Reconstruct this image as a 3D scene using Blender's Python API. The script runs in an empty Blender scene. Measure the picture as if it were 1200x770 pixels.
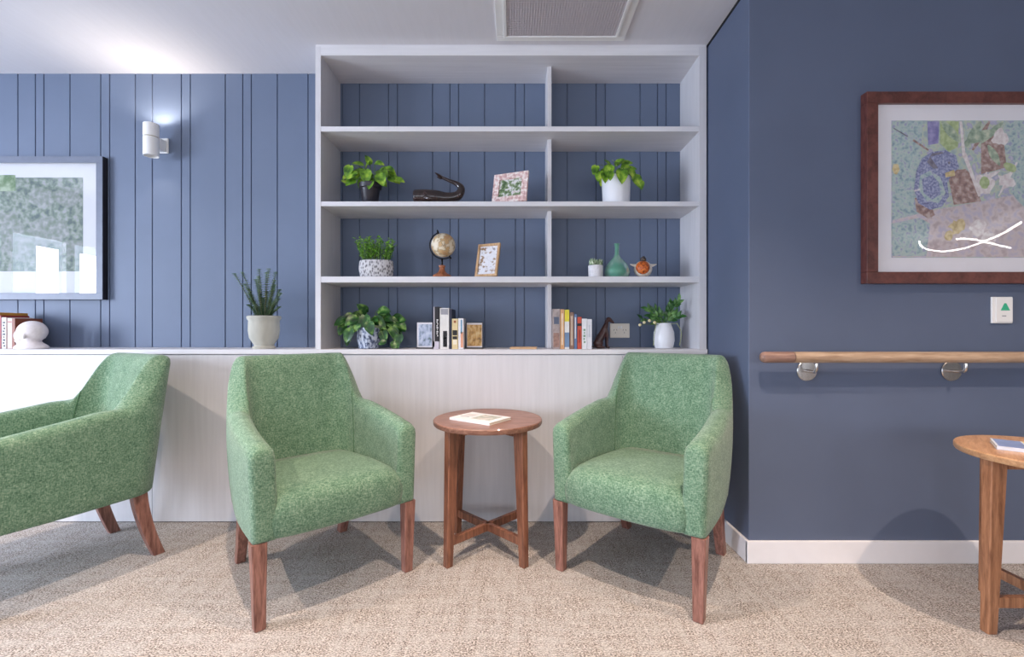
import bpy, bmesh, math, random
from mathutils import Vector, Matrix, noise
random.seed(7)
PI = math.pi
C = bpy.context.scene.collection
F = 533.333
CAM_H = 1.05
D1, D2, D3 = 2.465, 2.750, 2.043      # joinery front, panelled wall, right wall
CEIL = 2.59

def X(px, d): return (px - 600.0) * d / F
def Z(py, d): return CAM_H + (385.0 - py) * d / F

def lin(c):
    return tuple(((v / 255.0) / 12.92 if v / 255.0 <= 0.04045 else ((v / 255.0 + 0.055) / 1.055) ** 2.4) for v in c)

# ------------------------------------------------------------------ materials
def new_mat(name):
    m = bpy.data.materials.new(name); m.use_nodes = True
    nt = m.node_tree
    b = nt.nodes.get('Principled BSDF')
    return m, nt, b

def mat(name, rgb, rough=0.6, metal=0.0, var=0.08, scale=20.0, bump=0.0, stretch=(1, 1, 1), coat=0.0, spec=0.5, rgb2=None, detail=3.0):
    """colour with procedural noise variation; rgb in sRGB 0-255"""
    m, nt, b = new_mat(name)
    tc = nt.nodes.new('ShaderNodeTexCoord'); mp = nt.nodes.new('ShaderNodeMapping')
    mp.inputs['Scale'].default_value = stretch
    n = nt.nodes.new('ShaderNodeTexNoise'); n.inputs['Scale'].default_value = scale; n.inputs['Detail'].default_value = detail
    r = nt.nodes.new('ShaderNodeValToRGB')
    a = lin(rgb)
    if rgb2 is not None:
        c2 = lin(rgb2); lo, hi = a, c2
    else:
        lo = tuple(max(0, v * (1 - var)) for v in a); hi = tuple(min(1, v * (1 + var)) for v in a)
    r.color_ramp.elements[0].position = 0.35; r.color_ramp.elements[1].position = 0.65
    r.color_ramp.elements[0].color = (*lo, 1); r.color_ramp.elements[1].color = (*hi, 1)
    nt.links.new(tc.outputs['Object'], mp.inputs['Vector']); nt.links.new(mp.outputs['Vector'], n.inputs['Vector'])
    nt.links.new(n.outputs['Fac'], r.inputs['Fac']); nt.links.new(r.outputs['Color'], b.inputs['Base Color'])
    b.inputs['Roughness'].default_value = rough; b.inputs['Metallic'].default_value = metal
    b.inputs['Specular IOR Level'].default_value = spec; b.inputs['Coat Weight'].default_value = coat
    if bump:
        bp = nt.nodes.new('ShaderNodeBump'); bp.inputs['Strength'].default_value = bump; bp.inputs['Distance'].default_value = 0.002
        nt.links.new(n.outputs['Fac'], bp.inputs['Height']); nt.links.new(bp.outputs['Normal'], b.inputs['Normal'])
    return m

def wood(name, dark, light, rough=0.45, grain=(14, 14, 1.2), coat=0.1):
    m, nt, b = new_mat(name)
    tc = nt.nodes.new('ShaderNodeTexCoord'); mp = nt.nodes.new('ShaderNodeMapping'); mp.inputs['Scale'].default_value = grain
    n = nt.nodes.new('ShaderNodeTexNoise'); n.inputs['Scale'].default_value = 6; n.inputs['Detail'].default_value = 6; n.inputs['Distortion'].default_value = 0.6
    n2 = nt.nodes.new('ShaderNodeTexNoise'); n2.inputs['Scale'].default_value = 28; n2.inputs['Detail'].default_value = 2
    mx = nt.nodes.new('ShaderNodeMath'); mx.operation = 'MULTIPLY_ADD'; mx.inputs[1].default_value = 0.35
    r = nt.nodes.new('ShaderNodeValToRGB')
    r.color_ramp.elements[0].position = 0.45; r.color_ramp.elements[1].position = 0.85
    r.color_ramp.elements[0].color = (*lin(dark), 1); r.color_ramp.elements[1].color = (*lin(light), 1)
    L = nt.links.new
    L(tc.outputs['Object'], mp.inputs['Vector']); L(mp.outputs['Vector'], n.inputs['Vector']); L(mp.outputs['Vector'], n2.inputs['Vector'])
    L(n2.outputs['Fac'], mx.inputs[0]); L(n.outputs['Fac'], mx.inputs[2]); L(mx.outputs[0], r.inputs['Fac'])
    L(r.outputs['Color'], b.inputs['Base Color'])
    b.inputs['Roughness'].default_value = rough; b.inputs['Coat Weight'].default_value = coat
    return m

def fabric_mat():
    m, nt, b = new_mat('green_woven_fabric'); L = nt.links.new
    tc = nt.nodes.new('ShaderNodeTexCoord')
    def nz(sc, st, det=2):
        mp = nt.nodes.new('ShaderNodeMapping'); mp.inputs['Scale'].default_value = st
        n = nt.nodes.new('ShaderNodeTexNoise'); n.inputs['Scale'].default_value = sc; n.inputs['Detail'].default_value = det
        L(tc.outputs['Object'], mp.inputs['Vector']); L(mp.outputs['Vector'], n.inputs['Vector']); return n
    a = nz(260, (1, 1, .4)); c = nz(260, (.4, .4, 1)); d = nz(22, (1, 1, 1), 4)
    mx = nt.nodes.new('ShaderNodeMath'); mx.operation = 'ADD'; L(a.outputs['Fac'], mx.inputs[0]); L(c.outputs['Fac'], mx.inputs[1])
    m2 = nt.nodes.new('ShaderNodeMath'); m2.operation = 'MULTIPLY_ADD'; m2.inputs[1].default_value = 0.42; L(mx.outputs[0], m2.inputs[0])
    m3 = nt.nodes.new('ShaderNodeMath'); m3.operation = 'MULTIPLY'; m3.inputs[1].default_value = 0.16; L(d.outputs['Fac'], m3.inputs[0]); L(m3.outputs[0], m2.inputs[2])
    r = nt.nodes.new('ShaderNodeValToRGB'); e = r.color_ramp.elements
    e[0].position = 0.32; e[0].color = (*lin((56, 92, 72)), 1); e[1].position = 0.70; e[1].color = (*lin((160, 182, 158)), 1)
    k = e.new(0.5); k.color = (*lin((106, 138, 112)), 1)
    L(m2.outputs[0], r.inputs['Fac']); L(r.outputs['Color'], b.inputs['Base Color'])
    bp = nt.nodes.new('ShaderNodeBump'); bp.inputs['Strength'].default_value = 0.5; bp.inputs['Distance'].default_value = 0.003
    L(mx.outputs[0], bp.inputs['Height']); L(bp.outputs['Normal'], b.inputs['Normal'])
    b.inputs['Roughness'].default_value = 0.95; b.inputs['Specular IOR Level'].default_value = 0.15
    b.inputs['Sheen Weight'].default_value = 0.25
    return m

def carpet_mat():
    m, nt, b = new_mat('beige_loop_carpet'); L = nt.links.new
    tc = nt.nodes.new('ShaderNodeTexCoord')
    def nz(sc, st, det=2):
        mp = nt.nodes.new('ShaderNodeMapping'); mp.inputs['Scale'].default_value = st
        n = nt.nodes.new('ShaderNodeTexNoise'); n.inputs['Scale'].default_value = sc; n.inputs['Detail'].default_value = det
        L(tc.outputs['Object'], mp.inputs['Vector']); L(mp.outputs['Vector'], n.inputs['Vector']); return n
    fine = nz(215, (.75, 1.25, 1), 3); dash = nz(150, (.32, 1.6, 1), 1)
    stx = nz(5, (1, 6, 1), 4); sty = nz(5, (6, 1, 1), 4)
    r = nt.nodes.new('ShaderNodeValToRGB'); e = r.color_ramp.elements
    e[0].position = .38; e[0].color = (*lin((84, 78, 76)), 1); e[1].position = .61; e[1].color = (*lin((206, 198, 192)), 1)
    k = e.new(.5); k.color = (*lin((156, 147, 139)), 1)
    L(fine.outputs['Fac'], r.inputs['Fac'])
    # pale dashes of yarn
    rd = nt.nodes.new('ShaderNodeValToRGB'); rd.color_ramp.elements[0].position = .60; rd.color_ramp.elements[1].position = .68
    L(dash.outputs['Fac'], rd.inputs['Fac'])
    mul = nt.nodes.new('ShaderNodeMath'); mul.operation = 'MULTIPLY'; mul.inputs[1].default_value = .7; L(rd.outputs['Color'], mul.inputs[0])
    mx = nt.nodes.new('ShaderNodeMix'); mx.data_type = 'RGBA'; mx.inputs['B'].default_value = (*lin((226, 222, 216)), 1)
    L(mul.outputs[0], mx.inputs['Factor']); L(r.outputs['Color'], mx.inputs['A'])
    # greyish streak patches
    ad = nt.nodes.new('ShaderNodeMath'); ad.operation = 'ADD'; L(stx.outputs['Fac'], ad.inputs[0]); L(sty.outputs['Fac'], ad.inputs[1])
    rs = nt.nodes.new('ShaderNodeValToRGB'); rs.color_ramp.elements[0].position = .42; rs.color_ramp.elements[1].position = .62
    half = nt.nodes.new('ShaderNodeMath'); half.operation = 'MULTIPLY'; half.inputs[1].default_value = .5
    L(ad.outputs[0], half.inputs[0]); L(half.outputs[0], rs.inputs['Fac'])
    mu2 = nt.nodes.new('ShaderNodeMath'); mu2.operation = 'MULTIPLY'; mu2.inputs[1].default_value = .45; L(rs.outputs['Color'], mu2.inputs[0])
    mx2 = nt.nodes.new('ShaderNodeMix'); mx2.data_type = 'RGBA'; mx2.inputs['B'].default_value = (*lin((192, 190, 188)), 1)
    L(mu2.outputs[0], mx2.inputs['Factor']); L(mx.outputs['Result'], mx2.inputs['A'])
    L(mx2.outputs['Result'], b.inputs['Base Color'])
    bp = nt.nodes.new('ShaderNodeBump'); bp.inputs['Strength'].default_value = .4; bp.inputs['Distance'].default_value = .003
    L(fine.outputs['Fac'], bp.inputs['Height']); L(bp.outputs['Normal'], b.inputs['Normal'])
    b.inputs['Roughness'].default_value = 1; b.inputs['Specular IOR Level'].default_value = .1
    return m

def glass_pane_mat():
    m = bpy.data.materials.new('picture_glass'); m.use_nodes = True; nt = m.node_tree
    for n in list(nt.nodes): nt.nodes.remove(n)
    o = nt.nodes.new('ShaderNodeOutputMaterial'); t = nt.nodes.new('ShaderNodeBsdfTransparent'); g = nt.nodes.new('ShaderNodeBsdfGlossy')
    g.inputs['Roughness'].default_value = 0.01
    f = nt.nodes.new('ShaderNodeFresnel'); f.inputs['IOR'].default_value = 1.6
    x = nt.nodes.new('ShaderNodeMixShader')
    ge = nt.nodes.new('ShaderNodeNewGeometry'); inv = nt.nodes.new('ShaderNodeMath'); inv.operation = 'SUBTRACT'; inv.inputs[0].default_value = 1
    mu = nt.nodes.new('ShaderNodeMath'); mu.operation = 'MULTIPLY'
    nt.links.new(ge.outputs['Backfacing'], inv.inputs[1]); nt.links.new(f.outputs[0], mu.inputs[0]); nt.links.new(inv.outputs[0], mu.inputs[1])
    nt.links.new(mu.outputs[0], x.inputs[0]); nt.links.new(t.outputs[0], x.inputs[1]); nt.links.new(g.outputs[0], x.inputs[2]); nt.links.new(x.outputs[0], o.inputs[0])
    return m

def glass_mat(name, rgb):
    m, nt, b = new_mat(name)
    b.inputs['Base Color'].default_value = (*lin(rgb), 1); b.inputs['Transmission Weight'].default_value = 0.5
    b.inputs['Roughness'].default_value = 0.05; b.inputs['IOR'].default_value = 1.45
    return m

def emit(name, rgb, s):
    m, nt, b = new_mat(name)
    b.inputs['Emission Color'].default_value = (*lin(rgb), 1); b.inputs['Emission Strength'].default_value = s
    return m

def multi_ramp(name, scale, stops, rough=.6, stretch=(1, 1, 1), kind='noise', bump=0, detail=4, coat=0):
    m, nt, b = new_mat(name); L = nt.links.new
    tc = nt.nodes.new('ShaderNodeTexCoord'); mp = nt.nodes.new('ShaderNodeMapping'); mp.inputs['Scale'].default_value = stretch
    if kind == 'noise':
        n = nt.nodes.new('ShaderNodeTexNoise'); n.inputs['Detail'].default_value = detail; out = 'Fac'
    else:
        n = nt.nodes.new('ShaderNodeTexVoronoi'); out = 'Distance'
    n.inputs['Scale'].default_value = scale
    r = nt.nodes.new('ShaderNodeValToRGB'); e = r.color_ramp.elements
    while len(e) > 1: e.remove(e[-1])
    e[0].position = stops[0][0]; e[0].color = (*lin(stops[0][1]), 1)
    for p, c in stops[1:]:
        k = e.new(p); k.color = (*lin(c), 1)
    L(tc.outputs['Object'], mp.inputs['Vector']); L(mp.outputs['Vector'], n.inputs['Vector']); L(n.outputs[out], r.inputs['Fac'])
    L(r.outputs['Color'], b.inputs['Base Color']); b.inputs['Roughness'].default_value = rough; b.inputs['Coat Weight'].default_value = coat
    if bump:
        bp = nt.nodes.new('ShaderNodeBump'); bp.inputs['Strength'].default_value = bump; bp.inputs['Distance'].default_value = .003
        L(n.outputs[out], bp.inputs['Height']); L(bp.outputs['Normal'], b.inputs['Normal'])
    return m

M = dict(
    blue=mat('blue_panel_paint', (100, 113, 136), .55, var=.03, scale=3, rgb2=None),
    blue_r=mat('navy_wall_paint', (88, 99, 122), .6, var=.03, scale=3, bump=.05),
    ceil=mat('ceiling_paint', (213, 212, 217), .85, var=.012, scale=60, stretch=(1, .1, 1)),
    white=mat('white_laminate', (210, 209, 212), .5, var=.035, scale=50, stretch=(1, 1, .06), detail=4),
    shelf=mat('shelf_laminate', (218, 217, 220), .5, var=.035, scale=50, stretch=(.06, 1, 1), detail=4),
    skirting=mat('skirting_paint', (232, 230, 232), .45, var=.01),
    wallw=mat('white_wall_paint', (210, 208, 205), .8, var=.01),
    black=mat('black_shadow_gap', (12, 12, 16), .8, var=.1),
    carpet=carpet_mat(), fabric=fabric_mat(),
    seam=mat('dark_green_seam', (80, 116, 84), .9),
    leg=wood('walnut_leg', (98, 60, 50), (164, 116, 102), .4, (16, 16, 1.5)),
    table=wood('table_top_veneer', (112, 72, 56), (160, 116, 96), .38, (2, 14, 14), .15),
    tleg=wood('table_leg_wood', (90, 54, 40), (150, 100, 76), .4, (14, 14, 1.4)),
    table2=wood('warm_table_veneer', (168, 122, 84), (204, 160, 118), .35, (2, 14, 14), .15),
    tleg2=wood('warm_table_leg', (118, 76, 50), (172, 122, 88), .4, (14, 14, 1.4)),
    railw=wood('handrail_wood', (150, 122, 98), (190, 164, 138), .35, (1.2, 14, 14)),
    railcap=wood('handrail_end_wood', (112, 84, 74), (158, 124, 108), .35, (1.2, 14, 14)),
    steel=mat('brushed_steel', (200, 196, 192), .25, metal=1, var=.08, scale=60, stretch=(1, 1, .1)),
    glass=glass_pane_mat(),
    frame_r=wood('red_brown_frame', (74, 36, 32), (112, 66, 58), .35, (3, 14, 3)),
    frame_l=mat('pewter_frame', (104, 112, 130), .45, metal=.0, var=.05),
    frame_side=mat('dark_frame_side', (26, 22, 30), .5),
    matw=mat('mat_board', (204, 206, 212), .8, var=.01),
    plastic=mat('white_plastic', (232, 232, 230), .35, var=.01),
    cream=mat('cream_plastic', (226, 218, 204), .35, var=.01),
    dark=mat('dark_slot', (25, 25, 28), .6),
    leaf_lime=multi_ramp('lime_leaf', 30, [(.3, (44, 84, 22)), (.5, (104, 150, 34)), (.72, (178, 204, 74))], .35, detail=2),
    leaf_dark=multi_ramp('dark_leaf', 30, [(.3, (16, 48, 20)), (.52, (38, 86, 32)), (.76, (140, 178, 90))], .35, detail=2),
    leaf_fresh=multi_ramp('fresh_leaf', 60, [(.3, (66, 126, 34)), (.5, (118, 178, 58)), (.72, (190, 222, 120))], .5, detail=2),
    leaf_grey=multi_ramp('grey_green_leaf', 40, [(.3, (72, 104, 72)), (.5, (118, 150, 106)), (.72, (176, 198, 156))], .6, detail=2),
    leaf_glossy=multi_ramp('glossy_leaf', 30, [(.3, (24, 60, 26)), (.5, (52, 104, 42)), (.72, (120, 162, 92))], .3, detail=2),
    stem=mat('plant_stem', (96, 128, 56), .6),
    stem_br=mat('brown_stem', (94, 84, 56), .7),
    soil=mat('soil', (50, 38, 30), .95, bump=.6, scale=120, var=.3),
    pot_black=mat('black_pot', (40, 38, 46), .35),
    pot_white=mat('white_pot', (232, 234, 238), .4, var=.01),
    pot_stone=mat('pale_stone_pot', (186, 184, 172), .75, var=.08, scale=25, stretch=(1, 1, .3), bump=.2),
    pot_knit=multi_ramp('knit_pot', 95, [(.2, (96, 94, 98)), (.6, (206, 204, 206))], .85, (1, 1, .6), 'voronoi', bump=.8),
    pot_rough=mat('rough_white_pot', (224, 222, 224), .7, bump=.4, scale=80),
    pot_marble=multi_ramp('speckled_blue_pot', 75, [(.36, (34, 46, 78)), (.46, (110, 124, 152)), (.56, (186, 196, 212))], .45, (1, 1, .6), detail=3),
    whale=mat('dark_carved_wood', (44, 30, 28), .22, var=.5, scale=25, stretch=(1, 1, 1), coat=.4),
    dog=mat('brown_carved_wood', (66, 38, 34), .3, var=.3, scale=25, coat=.2),
    plaster=mat('plaster', (226, 218, 218), .85, bump=.4, scale=90, var=.04),
    bottle=glass_mat('green_bottle_glass', (120, 186, 160)),
    bird_o=multi_ramp('orange_bird_breast', 90, [(.35, (90, 36, 14)), (.5, (196, 92, 30)), (.7, (222, 130, 60))], .4),
    bird_w=mat('pale_bird_body', (214, 204, 190), .5, scale=60, var=.12),
    bird_d=mat('dark_bird_head', (70, 60, 56), .5),
    globe=multi_ramp('globe_map', 26, [(.40, (226, 214, 192)), (.5, (216, 200, 170)), (.53, (148, 128, 104)), (.56, (204, 172, 122)), (.66, (190, 150, 110))], .45, detail=5),
    globe_base=wood('globe_base_wood', (116, 62, 36), (186, 116, 76), .35),
    vent_back=mat('vent_dark', (110, 98, 102), .9),
    vent_bar=mat('vent_bar', (206, 200, 204), .6, var=.01),
    paper=mat('page_paper', (226, 216, 196), .9, scale=200, stretch=(1, 1, .02)),
    buds=mat('cream_buds', (228, 214, 168), .6),
)
def solid(name, rgb, rough=.5, **k): 
    if name not in M: M[name] = mat(name, rgb, rough, **k)
    return M[name]

# ------------------------------------------------------------------ mesh helpers
def obj(name, bm, m, parent=None, smooth=False, mats=None, angle=None):
    me = bpy.data.meshes.new(name)
    bmesh.ops.recalc_face_normals(bm, faces=bm.faces)
    bm.to_mesh(me); bm.free()
    if mats: 
        for q in mats: me.materials.append(q)
    else: me.materials.append(m)
    if smooth:
        for p in me.polygons: p.use_smooth = True
        if angle is not None:
            try: me.set_sharp_from_angle(angle=math.radians(angle))
            except Exception: pass
    o = bpy.data.objects.new(name, me); C.objects.link(o)
    if parent is not None: o.parent = parent
    return o

def thing(name, label, cat, loc=(0, 0, 0), rz=0, group=None):
    o = bpy.data.objects.new(name, None); C.objects.link(o); o.empty_display_size = .05
    o.location = loc; o.rotation_euler = (0, 0, rz); o['label'] = label; o['category'] = cat
    if group: o['group'] = group
    return o
def tag(o, label, cat, group=None):
    o['label'] = label; o['category'] = cat
    if group: o['group'] = group
    return o
def struct(name, bm, m, **k):
    o = obj(name, bm, m, **k); o['kind'] = 'structure'; return o
def dup(root, loc, rz, label, group=None):
    r = root.copy(); C.objects.link(r); r.location = loc; r.rotation_euler = (0, 0, rz); r['label'] = label
    if group: r['group'] = group
    for ch in list(root.children):
        c = ch.copy(); C.objects.link(c); c.parent = r
        for g in ch.children:
            d = g.copy(); C.objects.link(d); d.parent = c
    return r

def box(bm, a, b, bev=0, mi=0, seg=2, mtx=None):
    x0, y0, z0 = a; x1, y1, z1 = b
    x0, x1 = sorted((x0, x1)); y0, y1 = sorted((y0, y1)); z0, z1 = sorted((z0, z1))
    vs = [bm.verts.new(p) for p in ((x0, y0, z0), (x1, y0, z0), (x1, y1, z0), (x0, y1, z0), (x0, y0, z1), (x1, y0, z1), (x1, y1, z1), (x0, y1, z1))]
    fs = [bm.faces.new([vs[i] for i in f]) for f in ((0, 3, 2, 1), (4, 5, 6, 7), (0, 1, 5, 4), (1, 2, 6, 5), (2, 3, 7, 6), (3, 0, 4, 7))]
    for f in fs: f.material_index = mi
    allv = vs
    if bev:
        es = list({e for f in fs for e in f.edges})
        r = bmesh.ops.bevel(bm, geom=es, offset=bev, segments=seg, affect='EDGES', profile=.5)
        for f in r['faces']: f.material_index = mi
        allv = list({v for f in r['faces'] for v in f.verts} | {v for v in vs if v.is_valid})
    if mtx is not None: bmesh.ops.transform(bm, matrix=mtx, verts=allv)
    return bm
def B(*boxes, bev=0):
    bm = bmesh.new()
    for a, b in boxes: box(bm, a, b, bev)
    return bm

def loft(bm, rings, cap=True, closed=True, mi=0):
    R = [[bm.verts.new(p) for p in r] for r in rings]
    n = len(rings[0])
    for i in range(len(R) - 1):
        for j in range(n if closed else n - 1):
            k = (j + 1) % n
            f = bm.faces.new((R[i][j], R[i][k], R[i + 1][k], R[i + 1][j])); f.material_index = mi
    if cap and closed:
        f = bm.faces.new(R[0][::-1]); f.material_index = mi
        f = bm.faces.new(R[-1]); f.material_index = mi
    return bm

def lathe(bm, prof, seg=32, c=(0, 0, 0), sx=1, sy=1, mi=0, cap=True):
    rings = [[(c[0] + r * sx * math.cos(2 * PI * k / seg), c[1] + r * sy * math.sin(2 * PI * k / seg), c[2] + z) for k in range(seg)] for r, z in prof]
    return loft(bm, rings, cap=cap, mi=mi)

def catmull(pts, n=6):
    pts = [Vector(p) for p in pts]; out = []
    for i in range(len(pts) - 1):
        p0 = pts[max(i - 1, 0)]; p1 = pts[i]; p2 = pts[i + 1]; p3 = pts[min(i + 2, len(pts) - 1)]
        for k in range(n):
            t = k / n
            out.append(.5 * ((2 * p1) + (p2 - p0) * t + (2 * p0 - 5 * p1 + 4 * p2 - p3) * t * t + (3 * p1 - p0 - 3 * p2 + p3) * t ** 3))
    out.append(pts[-1]); return out
def tube(bm, pts, radii, seg=8, n=0, squash=1.0, mi=0, up=(0, 0, 1)):
    """tube along points with a radius per point; squash flattens across the side axis"""
    if n:
        P = catmull(pts, n); R = [v.x for v in catmull([(r, 0, 0) for r in radii], n)] if not isinstance(radii, (int, float)) else [radii] * len(P)
    else:
        P = [Vector(p) for p in pts]; R = radii if not isinstance(radii, (int, float)) else [radii] * len(P)
    rings = []; side = None
    for i, p in enumerate(P):
        t = (P[min(i + 1, len(P) - 1)] - P[max(i - 1, 0)]).normalized()
        if side is None:
            s = t.cross(Vector(up))
            if s.length < 1e-3: s = t.cross(Vector((0, 1, 0)))
        else:
            s = side - t * side.dot(t)
        s.normalize(); side = s; u = s.cross(t).normalized()
        r = max(R[i], 1e-4)
        rings.append([p + s * (math.cos(a) * r * squash) + u * (math.sin(a) * r) for a in (2 * PI * k / seg for k in range(seg))])
    return loft(bm, rings, mi=mi)

def ball(bm, c, r, seg=16, mi=0):
    """r may be a triple"""
    if isinstance(r, (int, float)): r = (r, r, r)
    res = bmesh.ops.create_uvsphere(bm, u_segments=seg, v_segments=max(6, seg // 2 + 2), radius=1)
    bmesh.ops.transform(bm, matrix=Matrix.Translation(c) @ Matrix.Diagonal((*r, 1)), verts=res['verts'])
    for v in res['verts']:
        for f in v.link_faces: f.material_index = mi
    return bm

def leaf(bm, base, direc, normal, length, width, heart=True, cup=.18, bend=.25, seg=6, mi=0):
    d = Vector(direc).normalized(); nrm = Vector(normal); nrm = nrm - d * nrm.dot(d)
    if nrm.length < 1e-3: nrm = d.orthogonal()
    nrm.normalize(); s = d.cross(nrm).normalized(); base = Vector(base)
    rows = []
    for i in range(seg + 1):
        t = i / seg
        if heart: w = width * .5 * (math.sin(PI * min(1, t ** .62)) ** .75 if 0 < t < 1 else 0.02)
        else: w = width * .5 * (math.sin(PI * t ** .8) if 0 < t < 1 else 0.02)
        if heart and i == 0: w = width * .16
        c = base + d * (length * t) - nrm * (bend * length * t * t)
        row = []
        for k in (-1, -.5, 0, .5, 1):
            back = -.12 * length * abs(k) * (1 - t) ** 3 if heart else 0
            row.append(bm.verts.new(c + s * (w * k) + nrm * (cup * w * abs(k)) + d * back))
        rows.append(row)
    for i in range(seg):
        for k in range(4):
            f = bm.faces.new((rows[i][k], rows[i][k + 1], rows[i + 1][k + 1], rows[i + 1][k])); f.material_index = mi; f.smooth = True

def poly(bm, pts, mi=0):
    """flat polygon(s) in the xz plane at depth pts[i].y"""
    vs = [bm.verts.new(p) for p in pts]
    f = bm.faces.new(vs); f.material_index = mi
    return f

# ------------------------------------------------------------------ the room
XL, XR, YF = -5.0, 10.5, -6.5
struct('floor', B(((XL - .1, YF - .1, -.05), (XR + .1, D2 + .1, 0))), M['carpet'])
struct('ceiling', B(((XL - .1, YF - .1, CEIL), (XR + .1, D2 + .1, CEIL + .1))), M['ceil'])

# panelled back wall: boards with V grooves, repeating widths read from the photo
pat = [41, 20.5, 10, 30.5, 36, 10.5, 30, 20, 34, 10.5]
g = []; x = 223.0; i = 0
while x < 835: g.append(x); x += pat[i % 10]; i += 1
x = 223.0; i = -1
while x > -380: x -= pat[i % 10]; i -= 1; g.append(x)
g = sorted(X(v, D2) for v in g)
prof = [(XL, D2)]
for v in g:
    if v < XL + .02 or v > 1.04: continue
    prof += [(v - .0036, D2), (v - .0018, D2 + .007), (v + .0018, D2 + .007), (v + .0036, D2)]
prof += [(1.07, D2), (1.07, D2 + .08), (XL, D2 + .08)]
bm = bmesh.new()
lo = [bm.verts.new((a, b, 0)) for a, b in prof]; hi = [bm.verts.new((a, b, CEIL)) for a, b in prof]
for k in range(len(prof)):
    j = (k + 1) % len(prof); bm.faces.new((lo[k], lo[j], hi[j], hi[k]))
bm.faces.new(lo[::-1]); bm.faces.new(hi)
struct('wall_back', bm, M['blue'])
RX = 1.063
# right hand wall with its short return, one plastered body
struct('wall_right', B(((RX, D3, 0), (XR, D2 + .08, CEIL - .001)), bev=.004), M['blue_r'])
struct('trim_1', B(((RX - .004, D3 + .002, CEIL - .012), (RX + .01, D2, CEIL))), M['black'])  # black strip put in for the shade of the gap under the ceiling
struct('baseboard_right', B(((RX - .014, D3 - .014, 0), (XR, D3 + .001, .1)), bev=.003), M['skirting'])
struct('baseboard_return', B(((RX - .014, D3 - .0135, 0), (RX + .001, D1 + .01, .0995)), bev=.003), M['skirting'])
# walls behind the camera, with the left windows, and front ones added for fill light
def wall_with_windows(name, axis, at, lo, hi, wins, th=.12):
    """axis 'x': wall in the plane x=at running along y; axis 'y': plane y=at running along x. wins = (a0,a1,z0,z1)"""
    bm = bmesh.new(); cur = lo
    def bx(a0, a1, z0, z1):
        if a1 - a0 < 1e-4 or z1 - z0 < 1e-4: return
        if axis == 'x': box(bm, (at - th, a0, z0), (at, a1, z1))
        else: box(bm, (a0, at - th, z0), (a1, at, z1))
    for a0, a1, z0, z1 in wins:
        bx(cur, a0, 0, CEIL); bx(a0, a1, 0, z0); bx(a0, a1, z1, CEIL); cur = a1
    bx(cur, hi, 0, CEIL)
    struct(name, bm, M['wallw'])
wl = [(-5.6, -3.2, .35, 2.12), (-2.4, 1.6, .35, 2.12)]
wf = [(-4.2, -1.2, .5, 2.3), (-.6, 2.4, .5, 2.3), (3.2, 6.2, .5, 2.3)]  # front openings added to hold the fill lamps
wall_with_windows('wall_left', 'x', XL, YF, D2 + .08, wl)
wall_with_windows('wall_front', 'y', YF, XL, XR, wf)
struct('wall_end', B(((XR, YF, 0), (XR + .12, D3, CEIL))), M['wallw'])
def window_frame(n, axis, at, a0, a1, z0, z1, cols):
    bm = bmesh.new(); w = .10
    def bx(p0, p1, q0, q1):
        if axis == 'x': box(bm, (at - .08, p0, q0), (at - .03, p1, q1), .004)
        else: box(bm, (p0, at - .08, q0), (p1, at - .03, q1), .004)
    bx(a0, a1, z0, z0 + w); bx(a0, a1, z1 - w, z1)
    for k in range(cols + 1):
        c = a0 + (a1 - a0 - w) * k / cols; bx(c, c + w, z0 + w, z1 - w)
    o = struct('window_%d' % n, bm, M['plastic'])
k = 1
for w in wl: window_frame(k, 'x', XL, *w, cols=3 if w[1] - w[0] < 3 else 6); k += 1
for w in wf: window_frame(k, 'y', YF, *w, cols=4); k += 1

# ------------------------------------------------------------------ joinery: low cabinets, counter, bookcase
CT = Z(409.5, D1); CB = Z(415, D1)
t = thing('base_cabinet', 'long white laminate base cabinet with plain doors along the wall under the counter', 'cabinet', (0, 0, 0))
obj('carcass', B(((XL + .01, D1 + .022, 0), (1.055, D2 - .002, CB - .001))), M['white'], t)
xs = [XL + .01, -3.6, -1.95, -1.19, .60, 1.055]
for a, b in zip(xs[:-1], xs[1:]):
    obj('panel', B(((a + .001, D1 + .001, .004), (b - .001, D1 + .0215, CB - .004)), bev=.001), M['white'], t)
tag(obj('counter_top', B(((XL + .01, D1 - .006, CB), (1.057, D2 - .001, CT)), bev=.0015), M['shelf']),
    'thin white laminate counter top running behind the green armchairs', 'counter')

BL, BLi, BRi, BR = X(369.5, D1), X(376, D1), X(819.5, D1), X(828, D1)
t = thing('bookcase', 'white built-in bookcase with open shelves against blue panelled wall', 'bookcase', (0, 0, 0))
obj('side_panel', B(((BL, D1, CT + .0005), (BLi, D2 - .001, CEIL - .012)), bev=.001), M['white'], t)
obj('side_panel', B(((BRi, D1, CT + .0005), (BR, D2 - .001, CEIL - .012)), bev=.001), M['white'], t)
TOPZ = Z(65, D1)
obj('top_panel', B(((BLi, D1, TOPZ), (BRi, D2 - .001, CEIL - .012)), bev=.001), M['shelf'], t)
obj('cornice', B(((BL, D1 + .004, CEIL - .0118), (BR, D2 - .001, CEIL - .0005))), M['shelf'], t)
SH = [(Z(154, D1), Z(148, D1)), (Z(241.5, D1), Z(236, D1)), (Z(331, D1), Z(324, D1))]
for a, b in SH:
    obj('shelf', B(((BLi, D1 + .001, a), (BRi, D2 - .001, b)), bev=.001), M['shelf'], t)
DX0, DX1 = X(641.5, 2.57), X(646.3, 2.57)
lv = [TOPZ] + [v for s in SH[::1] for v in s[::-1]] + [CT + .0005]
for k in range(4):
    obj('divider', B(((DX0, 2.57, lv[2 * k + 1]), (DX1, D2 - .001, lv[2 * k])), bev=.001), M['white'], t)
S1, S2, S3 = SH[0][1] + .0008, SH[1][1] + .0008, SH[2][1] + .0008
CTR = CT
CT = CT + .0006

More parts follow.
